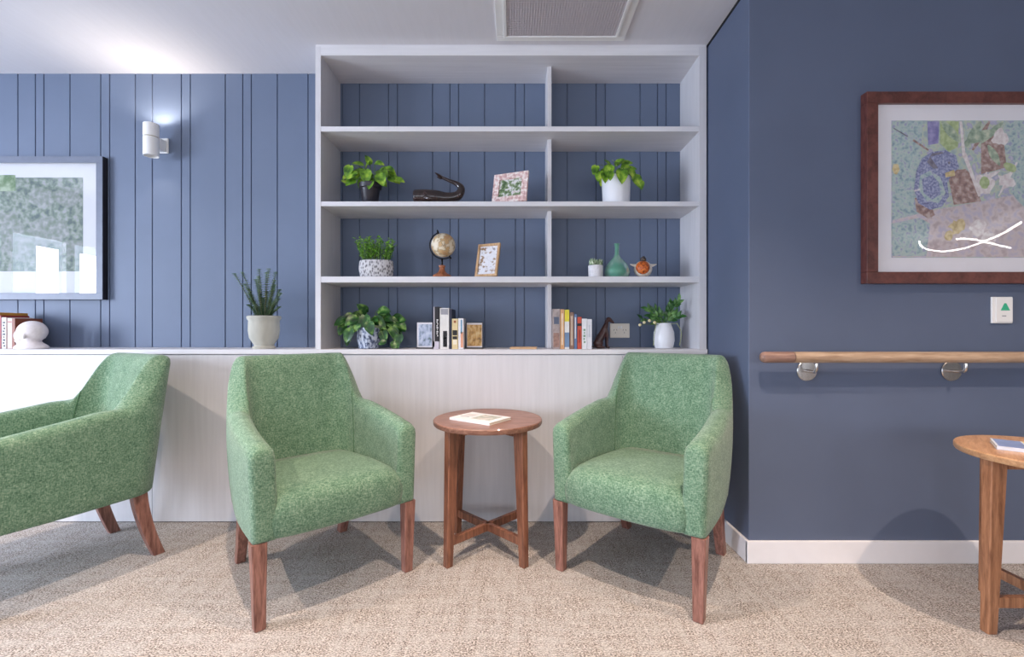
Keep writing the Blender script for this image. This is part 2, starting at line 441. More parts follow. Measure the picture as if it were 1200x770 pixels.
# ------------------------------------------------------------------ air grille in the ceiling
GY1 = 2.386; GY0 = GY1 - .567; GX0, GX1 = -.027, .540
t = thing('ceiling_vent', 'square white ceiling air vent with fine mesh grille above the bookcase', 'vent', (0, 0, 0))
bm = bmesh.new()
def ring(bm, o, w, z0, z1, bev=.002):
    x0, y0, x1, y1 = o
    box(bm, (x0, y0, z0), (x1, y0 + w, z1), bev); box(bm, (x0, y1 - w, z0), (x1, y1, z1), bev)
    box(bm, (x0, y0 + w, z0), (x0 + w, y1 - w, z1), bev); box(bm, (x1 - w, y0 + w, z0), (x1, y1 - w, z1), bev)
ring(bm, (GX0 - .055, GY0 - .055, GX1 + .055, GY1 + .04), .04, CEIL - .008, CEIL - .0003)
ring(bm, (GX0 - .016, GY0 - .016, GX1 + .016, GY1 + .012), .016, CEIL - .014, CEIL - .0003)
obj('frame', bm, M['plastic'], t)
obj('backing', B(((GX0, GY0, CEIL - .0025), (GX1, GY1, CEIL - .0003))), M['vent_back'], t)
bm = bmesh.new(); nb = 44
for k in range(nb):
    p = (k + .5) / nb * .567
    box(bm, (GX0 + p - .0022, GY0, CEIL - .010), (GX0 + p + .0022, GY1, CEIL - .0026))
    box(bm, (GX0, GY0 + p - .0022, CEIL - .0098), (GX1, GY0 + p + .0022, CEIL - .0026))
obj('grille', bm, M['vent_bar'], t)

# ------------------------------------------------------------------ armchairs
def plan(wf, wb, yb, r, yf=-.315, ns=16, na=12, nb=5):
    """right half plan curve from the front end to the back centre, with outward normals"""
    P = []
    a = Vector((wf, yf)); b = Vector((wb, yb - r))
    for k in range(ns):
        t = k / ns; p = a.lerp(b, t); p.x += .012 * math.sin(PI * t); P.append(p)
    for k in range(na):
        th = (k / na) * PI / 2; P.append(Vector((wb - r + r * math.cos(th), yb - r + r * math.sin(th))))
    for k in range(nb + 1):
        t = k / nb; P.append(Vector(((wb - r) * (1 - t), yb + .006 * t * t)))
    return P
def make_chair():
    t = thing('armchair', 'x', 'armchair')
    LB, LM, LT = plan(.314, .284, .285, .12), plan(.328, .296, .326, .11), plan(.336, .268, .356, .075)
    n = len(LB); TH = .086
    def mirror(P): return P + [Vector((-p.x, p.y)) for p in P[-2::-1]]
    PB, PM, PT = mirror(LB), mirror(LM), mirror(LT); N = len(PB)
    IB, IM, IT = (mirror(plan(*a)) for a in ((.314 - TH, .284 - .075, .285 - .10, .095), (.328 - TH, .296 - .07, .330 - .095, .09), (.336 - TH, .268 - .035, .356 - .08, .07)))
    def normal(P, i):
        a = P[max(i - 1, 0)]; b = P[min(i + 1, N - 1)]; d = (b - a).normalized(); return Vector((d.y, -d.x)) * 1.0
    def sm(v): v = max(0, min(1, v)); return v * v * (3 - 2 * v)
    def height(i):
        y = PM[i].y
        h = .636 + .07 * max(0, (y + .315)) / .45
        return min(h, .70) + (.925 - min(h, .70)) * sm((y - .17) / .13)
    def pos(i, n_in, z):
        tt = (z - .3) / .62; m_ = .4 / .62
        q3 = lambda a, b, c: a[i] * ((tt - m_) * (tt - 1) / m_) + b[i] * (tt * (tt - 1) / (m_ * (m_ - 1))) + c[i] * (tt * (tt - m_) / (1 - m_))
        p = q3(PB, PM, PT).lerp(q3(IB, IM, IT), n_in / TH)
        return Vector((p.x, p.y, z))
    ic = 16 + 5
    def thick(i):
        j = min(i, N - 1 - i)
        return TH
    def prof(i, h, th=None):
        th = thick(i)
        r = TH * .5; q = []
        z0 = .30; rb = .012
        q.append((rb, z0)); q.append((rb * .3, z0 + rb * .3)); q.append((0, z0 + rb))
        for k in range(1, 7): q.append((0, z0 + rb + (h - r - z0 - rb) * k / 6))
        for k in range(1, 8):
            a = PI * k / 8; q.append(((r - r * math.cos(a)) * th / TH, h - r + r * math.sin(a) ** .8))
        for k in range(7): q.append((th, h - r + (.34 - h + r) * k / 6))
        q.append((th - .01, z0))
        return q
    rings = []
    def capring(i, fwd, ins):
        h = height(i); q = prof(i, h); out = []
        d = (PB[i] - PB[1 if i == 0 else N - 2]).normalized()
        for a, z in q:
            a2 = TH / 2 + (a - TH / 2) * (TH / 2 - ins) / (TH / 2)
            zc = (h + .3) / 2; z2 = zc + (z - zc) * ((h - .3) / 2 - ins) / ((h - .3) / 2)
            p = pos(i, a2, z2); out.append(Vector((p.x + d.x * fwd, p.y + d.y * fwd, p.z)))
        return out
    R = .024
    fr = [capring(0, -R + R * math.sin(a), R * (1 - math.cos(a))) for a in (PI / 2, PI * .36, PI * .24, PI * .12)]
    rings += fr
    # first normal rings begin R behind the front end
    for i in range(N):
        h = height(i)
        if i in (0, N - 1):
            rings.append(capring(i, -R, 0)); continue
        rings.append([pos(i, a, z) for a, z in prof(i, h)])
    rings += [capring(N - 1, -R + R * math.sin(a), R * (1 - math.cos(a))) for a in (PI * .12, PI * .24, PI * .36, PI / 2)]
    bm = bmesh.new(); loft(bm, rings)
    o = obj('shell', bm, M['fabric'], t, smooth=True)
    # seams where arms meet the back
    for i in (16, N - 17):
        bm = bmesh.new(); h = height(i); q = prof(i, h)
        pts = [pos(i, a + (-.0005 if a < TH / 2 else .0005), z + .0005) for a, z in q[15:22]]
        tube(bm, pts, .0022, 6); obj('seam', bm, M['seam'], t, smooth=True)
    # seat cushion
    prf = [(.16, .302), (-.29, .302), (-.312, .306), (-.322, .318), (-.326, .345), (-.328, .38), (-.327, .41), (-.320, .435), (-.304, .453), (-.28, .463), (-.22, .470), (-.1, .470), (.02, .463), (.12, .456), (.2, .45), (.2, .42)]
    rings = []
    nx = 22
    for k in range(nx + 1):
        u = -1 + 2 * k / nx; xx = .252 * u; r_ = []
        edge = max(0, abs(u) - .62) / .38
        for y, z in prf:
            yy = y; zz = z
            if y < -.25: yy = y - .016 * (1 - u * u) + .012 * edge ** 2
            if z > .4: zz = z - .030 * edge ** 2.2 + .004 * (1 - u * u)
            r_.append((xx, yy, zz))
        rings.append(r_)
    bm = bmesh.new(); loft(bm, rings)
    obj('seat', bm, M['fabric'], t, smooth=True)
    # legs
    for s in (-1, 1):
        rings = []
        for z, w in ((0.0, .0165), (.004, .0185), (.15, .0215), (.305, .0255)):
            cx, cy = s * (.288 + .004 * z / .3), -.286 + .0 * z
            rings.append([(cx + a * w, cy + b * w, z) for a, b in ((-1, -.86), (-.86, -1), (.86, -1), (1, -.86), (1, .86), (.86, 1), (-.86, 1), (-1, .86))])
        bm = bmesh.new(); loft(bm, rings); obj('leg', bm, M['leg'], t)
        rings = []
        for k in range(9):
            z = .312 * k / 8; f = (1 - z / .312)
            cx = s * (.232 + .0 * f); cy = .212 + .06 * f ** 1.7 + .018 * f
            w = .019 + .004 * (1 - f); dd = .0225 + .006 * (1 - f)
            rings.append([(cx + a * w, cy + b * dd, z) for a, b in ((-1, -.86), (-.86, -1), (.86, -1), (1, -.86), (1, .86), (.86, 1), (-.86, 1), (-1, .86))])
        bm = bmesh.new(); loft(bm, rings); obj('leg', bm, M['leg'], t)
    return t
def face_rz(fx, fy): return math.atan2(fx, -fy)      # local -y looks along (fx, fy)
GA = 'green fabric armchairs'
c1 = make_chair()
c1.location = (-.862, 1.996, 0); c1.rotation_euler = (0, 0, face_rz(.67, -.742)); c1['group'] = GA
c1['label'] = 'green fabric armchair left of the small round table, below the rosemary pot'
dup(c1, (.617, 2.038, 0), face_rz(-.607, -.795), 'green fabric armchair right of the magazine table, beside the blue wall corner', GA)
dup(c1, (-2.0, 1.99, 0), face_rz(-.49, -.871), 'green fabric armchair seen from its side, cut off by left photo edge', GA)

# ------------------------------------------------------------------ round tables
def make_table(label, top_m, leg_m, loc, rz):
    t = thing('side_table', label, 'table', loc, rz, 'round wooden side tables')
    R_, zt = .258, .622; bm = bmesh.new()
    lathe(bm, [(R_ - .012, zt - .026), (R_ - .004, zt - .024), (R_, zt - .018), (R_, zt - .004), (R_ - .003, zt)], 72)
    obj('tabletop', bm, top_m, t, smooth=True, angle=35)
    for k in range(4):
        a = PI / 4 + k * PI / 2; dx, dy = math.cos(a), math.sin(a)
        rings = []
        for z, ro, ri, w in ((0, .252, .224, .0145), (.003, .253, .222, .0155), (.6, .243, .189, .0185)):
            # radial section: outer edge ro, inner edge ri, half width w
            sxv, syv = -dy, dx
            pts = [(ri, -w), (ro - .003, -w), (ro, -w + .003), (ro, w - .003), (ro - .003, w), (ri, w)]
            rings.append([(dx * r + sxv * q, dy * r + syv * q, z) for r, q in pts])
        bm = bmesh.new(); loft(bm, rings); obj('leg', bm, leg_m, t)
    for k in range(2):
        a = PI / 4 + k * PI / 2; bm = bmesh.new()
        box(bm, (-.226, -.011, .088 + .0 * k), (.228, .011, .124 - .0 * k), .002, mtx=Matrix.Rotation(a, 4, 'Z'))
        obj('stretcher', bm, leg_m, t)
    bm = bmesh.new()
    for k in range(2):
        a = PI / 4 + k * PI / 2
        box(bm, (-.18, -.012, .565 + .0005 * k), (.18, .012, .5955), .001, mtx=Matrix.Rotation(a, 4, 'Z'))
    obj('apron', bm, leg_m, t)
    return t
make_table('small round walnut side table holding a white magazine between two green armchairs', M['table'], M['tleg'], (-.115, 2.175, 0), 0)
make_table('honey coloured round side table at the right, cut off by photo edge', M['table2'], M['tleg2'], (1.885, 1.575, 0), PI / 4)

def booklet(name, label, loc, rz, w, l, th, m_cov, blocks, cat='magazine'):
    t = thing(name, label, cat, loc, rz)
    bm = bmesh.new(); box(bm, (-l / 2, -w / 2, .0015), (l / 2 - .002, w / 2 - .0015, th - .0015))
    obj('pages', bm, M['paper'], t)
    bm = bmesh.new(); box(bm, (-l / 2 - .001, -w / 2 - .001, 0), (l / 2, w / 2, .0014)); box(bm, (-l / 2 - .001, -w / 2 - .001, th - .0014), (l / 2, w / 2, th))
    box(bm, (-l / 2 - .001, -w / 2 - .002, 0), (l / 2, -w / 2 - .001, th))
    obj('cover', bm, m_cov, t)
    bm = bmesh.new(); ms = []
    for i, (x0, y0, x1, y1, m) in enumerate(blocks):
        box(bm, (x0, y0, th + .0001), (x1, y1, th + .0006), mi=i); ms.append(m)
    obj('cover_print', bm, None, t, mats=ms)
    return t
booklet('magazine', 'white magazine with grey picture lying on the small walnut table', (-.148, 2.138, .6225), math.radians(-34.8), .165, .235, .011,
        solid('magazine_white', (236, 234, 232)), [(-.02, -.045, .085, .06, multi_ramp('magazine_photo', 30, [(.35, (196, 192, 180)), (.5, (168, 172, 160)), (.65, (212, 206, 196))])),
                                                   (-.10, -.03, -.045, -.024, solid('grey_print', (150, 150, 150))), (-.10, -.01, -.04, .04, solid('pale_print', (214, 210, 206)))])
booklet('booklet', 'blue and yellow patterned booklet lying on the honey coloured table', (1.845, 1.60, .6225), math.radians(-40), .15, .21, .012,
        solid('booklet_cover', (206, 212, 222)), [(-.10, -.07, -.03, .07, solid('booklet_blue', (124, 142, 184))), (-.025, -.07, .03, .07, solid('booklet_yellow', (222, 200, 120))), (.04, -.06, .095, .06, solid('booklet_grey', (170, 178, 190)))])

# ------------------------------------------------------------------ framed pictures
def bars(bm, x0, z0, x1, z1, w, ya, yb, bev=.002, mi=0):
    box(bm, (x0, ya, z0), (x1, yb, z0 + w), bev, mi); box(bm, (x0, ya, z1 - w), (x1, yb, z1), bev, mi)
    box(bm, (x0, ya, z0 + w), (x0 + w, yb, z1 - w), bev, mi); box(bm, (x1 - w, ya, z0 + w), (x1, yb, z1 - w), bev, mi)

# right picture: a bird on a branch among leaves
kf = 2.005 / F
x0, x1 = (1016 - 600) * kf, (1016 - 600) * kf + 1.18
z0, z1 = CAM_H + (385 - 332) * kf, CAM_H + (385 - 107) * kf
def pale(c, f=.0):  # whitens the painting colours, so glare off the glass is mixed in
    return tuple(v + (222 - v) * f for v in c)
t = thing('framed_picture', 'framed painting of a blue bird among leaves in red-brown frame above handrail', 'picture', (0, 0, 0), group='framed wall pictures')
bm = bmesh.new(); bars(bm, x0, z0, x1, z1, 13.5 * kf, 2.005, D3 - .001)
obj('frame', bm, M['frame_r'], t)
kp = 2.02 / F
obj('mat_board', B(((x0 + .03, 2.0225, z0 + .03), (x1 - .03, D3 - .002, z1 - .03))), mat('pale_mat_board', (232, 231, 236), .8, var=.01), t)
def pp(px, py, lay):
    px = max(px, 1045); py = min(max(py, 141), 302)
    return ((px - 600) * kp, 2.022 - lay * .0003, CAM_H + (385 - py) * kp)
bm = bmesh.new()
G_ = lambda n, sc, st, det=6: multi_ramp(n, sc, [(p, pale(c, .25)) for p, c in st], .8, detail=det)
cols = [G_('watercolour_ground', 30, [(.34, (140, 164, 172)), (.44, (164, 188, 178)), (.5, (186, 198, 166)), (.56, (150, 154, 190)), (.66, (196, 190, 206))], 10),
        G_('bird_blue', 110, [(.36, (74, 78, 128)), (.5, (118, 128, 176)), (.66, (170, 176, 204))]),
        G_('painting_brown', 50, [(.36, (106, 74, 70)), (.5, (148, 112, 102)), (.64, (186, 164, 156))]), G_('painting_leaf', 40, [(.35, (96, 124, 100)), (.5, (140, 166, 136)), (.65, (196, 206, 176))]),
        G_('painting_blossom', 50, [(.35, (206, 190, 190)), (.6, (238, 232, 230))]), G_('painting_gold', 50, [(.36, (176, 146, 80)), (.6, (222, 202, 140))]),
        G_('painting_lilac', 40, [(.36, (90, 86, 156)), (.6, (140, 134, 190))]), G_('painting_pink_wash', 36, [(.35, (176, 156, 158)), (.5, (206, 190, 190)), (.65, (180, 172, 194))], 9),
        G_('painting_dark', 50, [(.4, (70, 66, 84)), (.6, (110, 104, 120))]), G_('painting_lime', 50, [(.36, (132, 160, 92)), (.6, (178, 198, 134))]),
        G_('painting_teal', 50, [(.34, (112, 140, 156)), (.44, (146, 178, 180)), (.54, (178, 198, 186)), (.64, (140, 150, 184))], 9)]
poly(bm, [pp(1045, 302, 0), pp(1340, 302, 0), pp(1340, 141, 0), pp(1045, 141, 0)], 0)
nlay = [0]
def shape(pts, mi, lay):
    nlay[0] += 1
    poly(bm, [pp(a, b, lay + nlay[0] * .013) for a, b in pts], mi)
def blob(cx, cy, rx, ry, mi, lay, rot=0, n=18, jag=.12):
    pts = []
    for k in range(n):
        a = 2 * PI * k / n; r = 1 + jag * (random.random() - .5) * 2
        u, v = rx * r * math.cos(a), ry * r * math.sin(a)
        pts.append((cx + u * math.cos(rot) - v * math.sin(rot), cy + u * math.sin(rot) + v * math.cos(rot)))
    shape(pts, mi, lay)
def stroke(a, b, w0, w1, mi, lay, bulge=0):
    ax, ay = a; bx_, by = b; dx, dy = bx_ - ax, by - ay; L_ = math.hypot(dx, dy); nx_, ny_ = -dy / L_, dx / L_
    pts = []; n = 8
    for k in range(n + 1):
        tt = k / n; w = (w0 + (w1 - w0) * tt) / 2 + bulge * math.sin(PI * tt); pts.append((ax + dx * tt + nx_ * w, ay + dy * tt + ny_ * w))
    for k in range(n, -1, -1):
        tt = k / n; w = (w0 + (w1 - w0) * tt) / 2 + bulge * math.sin(PI * tt); pts.append((ax + dx * tt - nx_ * w, ay + dy * tt - ny_ * w))
    shape(pts, mi, lay)
shape([(1046, 142), (1082, 142), (1078, 200), (1090, 248), (1046, 262)], 10, 1)
shape([(1087, 142), (1101, 142), (1100, 168), (1088, 170)], 6, 2)
shape([(1102, 142), (1124, 142), (1123, 172), (1112, 178), (1102, 168)], 9, 2)
shape([(1046, 258), (1095, 246), (1150, 236), (1200, 226), (1250, 240), (1250, 301), (1046, 301)], 7, 1.5)
shape([(1046, 262), (1078, 255), (1090, 262), (1086, 300), (1046, 300)], 10, 2)
shape([(1110, 200), (1132, 198), (1140, 206), (1150, 236), (1118, 240)], 2, 3)
shape([(1150, 160), (1176, 158), (1180, 196), (1150, 204)], 2, 2.6)
blob(1198, 160, 26, 30, 10, 2); blob(1215, 210, 34, 40, 10, 2)
# leaves and twigs
stroke((1104, 142), (1124, 166), 3, 2, 3, 4, 4); stroke((1130, 168), (1166, 152), 2, 2, 3, 5, 5); stroke((1158, 170), (1172, 194), 2, 1, 3, 5, 4)
stroke((1150, 142), (1132, 172), 2, 2, 3, 4, 4); stroke((1160, 142), (1140, 176), 2, 2, 2, 3.6, 2); stroke((1176, 142), (1150, 168), 2, 1, 3, 4.2, 3)
stroke((1126, 142), (1130, 185), 3, 4, 4, 5); stroke((1130, 180), (1148, 230), 5, 3, 4, 6); stroke((1047, 150), (1064, 160), 1, 1.5, 8, 5)
stroke((1070, 164), (1088, 176), 2.5, 2, 2, 6); stroke((1148, 212), (1172, 200), 2, 1, 4, 6, 2); stroke((1192, 190), (1170, 230), 2, 1, 4, 6, 1)
blob(1154, 216, 11, 12, 4, 5, jag=.3); blob(1154, 214, 6, 7, 9, 6); blob(1178, 212, 10, 9, 4, 6, jag=.35); blob(1172, 160, 9, 10, 4, 6, jag=.3); blob(1184, 196, 8, 5, 9, 6, .4)
blob(1146, 268, 9, 12, 4, 6, jag=.25); blob(1122, 266, 9, 9, 5, 5, jag=.3); blob(1160, 280, 8, 8, 4, 5, jag=.3); blob(1112, 276, 5, 6, 5, 6); blob(1050, 198, 4, 6, 5, 6)
# the bird: tail, body, wing, head, beak
shape([(1072, 232), (1086, 230), (1096, 252), (1088, 256), (1074, 248)], 2, 4)
shape([(1074, 200), (1080, 186), (1092, 178), (1108, 176), (1120, 182), (1124, 196), (1116, 204), (1110, 214), (1112, 230), (1104, 242), (1090, 246), (1076, 238), (1071, 222)], 1, 7)
shape([(1086, 190), (1092, 180), (1104, 178), (1112, 186), (1104, 196), (1094, 198)], 8, 8); shape([(1090, 184), (1104, 180), (1118, 184), (1122, 196), (1112, 204), (1100, 198)], 1, 9)
shape([(1078, 206), (1090, 200), (1102, 208), (1108, 226), (1100, 238), (1086, 236), (1076, 222)], 10, 9); shape([(1080, 210), (1092, 205), (1100, 214), (1102, 228), (1092, 234), (1082, 226)], 1, 10)
shape([(1107, 203), (1118, 199), (1119, 206), (1108, 208)], 5, 10)
blob(1112, 191, 1.6, 1.6, 8, 11, n=8); stroke((1071, 224), (1078, 222), 1.5, 1.5, 4, 11)
obj('print', bm, None, t, mats=cols)
obj('glass', B(((x0 + .045, 2.0095, z0 + .045), (x1 - .045, 2.0105, z1 - .045))), M['glass'], t)

# left picture
kf = 2.712 / F
xr = (120 - 600) * kf; xl = xr - 1.15
z0, z1 = CAM_H + (385 - 351) * kf, CAM_H + (385 - 183) * kf
t = thing('framed_picture', 'pewter framed foliage print with glass reflecting windows, above the red books', 'picture', (0, 0, 0), group='framed wall pictures')
bm = bmesh.new(); bars(bm, xl, z0, xr, z1, 7.6 * kf, 2.712, 2.7155, .001); obj('frame', bm, M['frame_l'], t)
bm = bmesh.new(); bars(bm, xl + .0005, z0 + .0005, xr - .0005, z1 - .0005, .03, 2.7156, D2 - .0005, 0); obj('frame_side', bm, M['frame_side'], t)
obj('mat_board', B(((xl + .02, 2.735, z0 + .02), (xr - .02, D2 - .001, z1 - .02))), M['matw'], t)
kq = 2.733 / F
bm = bmesh.new(); q = lambda a, b, l: ((a - 600) * kq, 2.7345 - l * .0003, CAM_H + (385 - b) * kq)
n2 = [0]
def sh2(pts, mi, l):
    n2[0] += 1
    poly(bm, [q(a, b, l + .15 * n2[0]) for a, b in pts], mi)
sh2([(-90, 318), (97, 318), (97, 208), (-90, 208)], 0, 0)
sh2([(-80, 224), (18, 224), (18, 205), (-80, 205)], 1, 2)
for a, b, c_ in ((30, 285, 34), (60, 270, 30), (80, 230, 22), (48, 232, 18), (5, 262, 26), (86, 290, 18)):
    pts = []
    for k in range(16):
        an = 2 * PI * k / 16; r = c_ * (.6 + .4 * random.random()); pts.append((min(96, a + r * math.cos(an)), max(209, min(317, b + r * .7 * math.sin(an)))))
    sh2(pts, 2, 1)
obj('print', bm, None, t, mats=[multi_ramp('foliage_print', 30, [(.35, (84, 98, 100)), (.48, (112, 128, 118)), (.56, (140, 150, 142)), (.7, (156, 156, 166))], .8, detail=8),
                                multi_ramp('green_print', 24, [(.35, (96, 124, 90)), (.6, (160, 174, 152))], .8), multi_ramp('foliage_print_pale', 30, [(.35, (110, 126, 112)), (.5, (132, 140, 138)), (.65, (160, 162, 164))], .8, detail=8)])
obj('glass', B(((xl + .036, 2.7185, z0 + .036), (xr - .036, 2.7195, z1 - .036))), M['glass'], t)

# ------------------------------------------------------------------ wall sconce
sx_, sy_ = -2.105, 2.655; zt_, zb_ = Z(145.5, 2.655), Z(183, 2.655); zm = Z(161, 2.655)
t = thing('wall_light', 'white cylindrical up and down wall light on blue panelled wall', 'lamp', (sx_, sy_, 0))
def can(z0, z1, open_top):
    bm = bmesh.new(); R_ = .039
    if open_top: lathe(bm, [(.02, z0), (R_ - .002, z0), (R_, z0 + .002), (R_, z1 - .001), (R_ - .001, z1), (R_ - .004, z1), (R_ - .005, z1 - .02), (.006, z1 - .045)], 40)
    else: lathe(bm, [(.006, z0 + .03), (R_ - .005, z0 + .015), (R_ - .004, z0), (R_ - .001, z0), (R_, z0 + .001), (R_, z1 - .002), (R_ - .002, z1), (.02, z1)], 40)
    return bm
obj('upper_shade', can(zm + .002, zt_, True), M['plastic'], t, smooth=True, angle=35)
obj('lower_shade', can(zb_, zm - .002, False), M['plastic'], t, smooth=True, angle=35)
bm = bmesh.new(); lathe(bm, [(.034, zm - .0019), (.034, zm + .0019)], 32); obj('band', bm, solid('brass_band', (150, 130, 80), .3, metal=.8), t)
bm = bmesh.new(); box(bm, (-.027, .034, zm - .055), (.027, D2 - sy_ - .012, zm + .01), .003); box(bm, (-.034, D2 - sy_ - .012, zm - .06), (.034, D2 - sy_ - .0003, zm + .03), .003)
obj('mount', bm, M['plastic'], t)

# ------------------------------------------------------------------ handrail
hy = 1.972; hz = Z(418.7, hy); hx = X(891, hy)
t = thing('handrail', 'round timber handrail on steel brackets along the navy wall', 'handrail', (0, 0, 0))
cap_end = X(929, hy)
bm = bmesh.new()
prof_ = [(.0, -.0), (.010, .001), (.018, .005), (.0225, .012), (.0242, .022), (.0242, cap_end - hx - .0015)]
lathe(bm, [(max(r, .001), z) for r, z in prof_], 28)
bmesh.ops.transform(bm, matrix=Matrix.Translation((hx, hy, hz)) @ Matrix.Rotation(PI / 2, 4, 'Y'), verts=bm.verts)
obj('end_cap', bm, M['railcap'], t, smooth=True, angle=40)
bm = bmesh.new(); lathe(bm, [(.0225, 0), (.0225, .0025)], 28); bmesh.ops.transform(bm, matrix=Matrix.Translation((cap_end - .0015, hy, hz)) @ Matrix.Rotation(PI / 2, 4, 'Y'), verts=bm.verts)
obj('joint_ring', bm, M['dark'], t)
bm = bmesh.new(); lathe(bm, [(.0242, 0), (.0242, 4.2)], 28); bmesh.ops.transform(bm, matrix=Matrix.Translation((cap_end + .001, hy, hz)) @ Matrix.Rotation(PI / 2, 4, 'Y'), verts=bm.verts)
obj('rail', bm, M['railw'], t, smooth=True, angle=40)
for bx_ in (X(944.5, D3), X(1113.5, D3), X(1113.5, D3) + .648):
    bz = Z(434.5, D3)
    b_ = bmesh.new(); lathe(b_, [(.04, 0), (.044, .001), (.0455, .003), (.0455, .007), (.043, .0095), (.010, .0105)], 40)
    bmesh.ops.transform(b_, matrix=Matrix.Translation((bx_, D3 - .0003, bz)) @ Matrix.Rotation(PI / 2, 4, 'X'), verts=b_.verts)
    br = obj('bracket', b_, M['steel'], t, smooth=True, angle=30)
    b_ = bmesh.new(); tube(b_, [(bx_, D3 - .01, bz), (bx_, hy + .022, bz), (bx_, hy + .008, bz + .003), (bx_, hy, bz + .016), (bx_, hy, hz - .023)], .0068, 12, n=4, up=(1, 0, 0))
    obj('bracket_arm', b_, M['steel'], br, smooth=True)

# switch plate with green arrow sign, power socket
kx = D3 / F
t = thing('wall_switch', 'white exit button plate with green triangle on the navy wall', 'switch', (0, 0, 0))
xa, xb, za, zb = X(1160, D3), X(1184.5, D3), Z(379, D3), Z(348, D3)
obj('plate', B(((xa, D3 - .009, za), (xb, D3 - .0003, zb)), bev=.003), M['plastic'], t)
obj('rocker', B(((xa + .016, D3 - .0125, za + .006), (xb - .004, D3 - .0088, zb - .006)), bev=.0015), M['plastic'], t)
bm = bmesh.new(); cx = X(1174.5, D3); 
v = [(cx - .021, Z(364, D3)), (cx + .021, Z(364, D3)), (cx + .004, Z(355.5, D3)), (cx - .004, Z(355.5, D3))]
loft(bm, [[(a, D3 - .0126, b) for a, b in v], [(a, D3 - .0131, b) for a, b in v]])
o = obj('sign', bm, solid('sign_green', (60, 184, 140)), t); o['label'] = 'green triangular sign'
obj('caption', B(((cx - .014, D3 - .0130, Z(371, D3)), (cx + .004, D3 - .0126, Z(369.8, D3)))), solid('caption_grey', (150, 150, 156)), t)
t = thing('power_socket', 'white double power socket on blue panelling behind the dog figurine', 'socket', (0, 0, 0))
xa, xb, za, zb = X(714.5, D2), X(737.5, D2), Z(396, D2), Z(379, D2)
obj('plate', B(((xa, D2 - .010, za), (xb, D2 - .0003, zb)), bev=.004), M['cream'], t)
for cx in (xa + .032, xb - .032):
    bm = bmesh.new()
    for (a, b, r_) in ((-.008, .004, .5), (.008, .004, -.5), (0, -.012, 0)):
        box(bm, (-.0012, 0, -.004), (.0012, .0008, .004), mtx=Matrix.Translation((cx + a, D2 - .0107, (za + zb) / 2 + b)) @ Matrix.Rotation(r_, 4, 'Y'))
    obj('outlet', bm, M['dark'], t)
for cx in (xa + .052, xb - .052):
    obj('switch', B(((cx - .005, D2 - .0125, (za + zb) / 2 + .012), (cx + .005, D2 - .0098, (za + zb) / 2 + .028)), bev=.001), M['plastic'], t)

# ------------------------------------------------------------------ plants
def pot(prof, m, loc, parent, name='pot', sx=1, sy=1, seg=36):
    bm = bmesh.new(); lathe(bm, prof, seg, sx=sx, sy=sy); return obj(name, bm, m, parent, smooth=True, angle=40)
def soil(r, z, parent, sx=1, sy=1):
    bm = bmesh.new(); lathe(bm, [(r, z - .006), (r * .98, z), (r * .4, z + .003)], 24, sx=sx, sy=sy); obj('soil', bm, M['soil'], parent, smooth=True)
def pothos(parent, leafm, zr, targets, size, r0=.02, rng=None, floor_z=None):
    """stems curving from the pot to each target, a heart-shaped leaf at the end"""
    bs, bl = bmesh.new(), bmesh.new()
    for (x, y, z, dx, dz, s) in targets:
        a = math.atan2(y, x); st = Vector((r0 * math.cos(a), r0 * math.sin(a), zr)); en = Vector((x, y, z))
        mid = st.lerp(en, .5) + Vector((0, 0, .02 + .25 * abs(en - st).length if False else .02 + .2 * (en - st).length))
        tube(bs, [st, mid, en], [.0018, .0015, .001], 5, n=4)
        d = Vector((dx, -.35, dz)); nr = Vector((.15 * random.uniform(-1, 1), -1, .55 + .3 * random.random()))
        leaf(bl, en, d, nr, size * s, size * s * .82, True, cup=.22, bend=.15 + .2 * random.random())
    obj('stems', bs, M['stem'], parent, smooth=True)
    obj('foliage', bl, leafm, parent, smooth=True)

def px_targets(pts, d, cx, zbase):
    """pts: photo pixel of the leaf base, its pointing direction in the picture, its size, and depth offset"""
    out = []
    for px, py, dx, dz, s, dy in pts:
        out.append((X(px, d) - cx, dy, Z(py, d) - zbase, dx, dz, s))
    return out

def extra(pts, n, cx, cy, rx, ry, dep=.06):
    """fill the crown with further leaves inside an ellipse"""
    for _ in range(n):
        a = random.uniform(0, 2 * PI); r = math.sqrt(random.random())
        px, py = cx + rx * r * math.cos(a), cy + ry * r * math.sin(a)
        pts.append((px, py, math.cos(a) * 1.0 + random.uniform(-.4, .4), -.5 * random.random() - .2 + (-.4 if math.sin(a) > 0 else .3), random.uniform(.7, 1.0), random.uniform(-.02, dep)))
    return pts

# lime plant in black pot, second shelf left
d = 2.54; cx = X(434, d)
t = thing('potted_plant', 'lime green trailing plant in black pot, left on second shelf from top', 'plant', (cx, d, S2), group='potted plants on the bookcase')
pot([(.038, 0), (.041, .003), (.052, .085), (.054, .088), (.060, .09), (.063, .113), (.061, .116), (.056, .113), (.055, .1)], M['pot_black'], None, t)
soil(.054, .103, t)
pts = [(412, 196, -.3, -1, 1.05, -.02), (424, 192, -.6, .1, .9, .02), (420, 205, -.9, -.6, 1, -.03), (404, 211, .2, -.2, .8, 0), (432, 190, -.2, .5, .8, .03), (440, 191, .9, -.1, .8, 0),
       (452, 197, 1, -.3, .9, 0), (432, 203, .1, -1, 1.2, -.05), (447, 207, .4, -1, 1.15, -.04), (456, 208, 1, -.4, 1, .0), (464, 211, 1, -.2, .85, -.01), (438, 215, -.2, -1, .8, -.05), (418, 214, -.8, -.3, .9, -.02),
       (427, 196, .2, .3, .9, .03), (444, 198, .5, .1, .9, .03), (410, 203, -.6, -.5, .9, .01)]
extra(pts, 20, 437, 202, 25, 10)
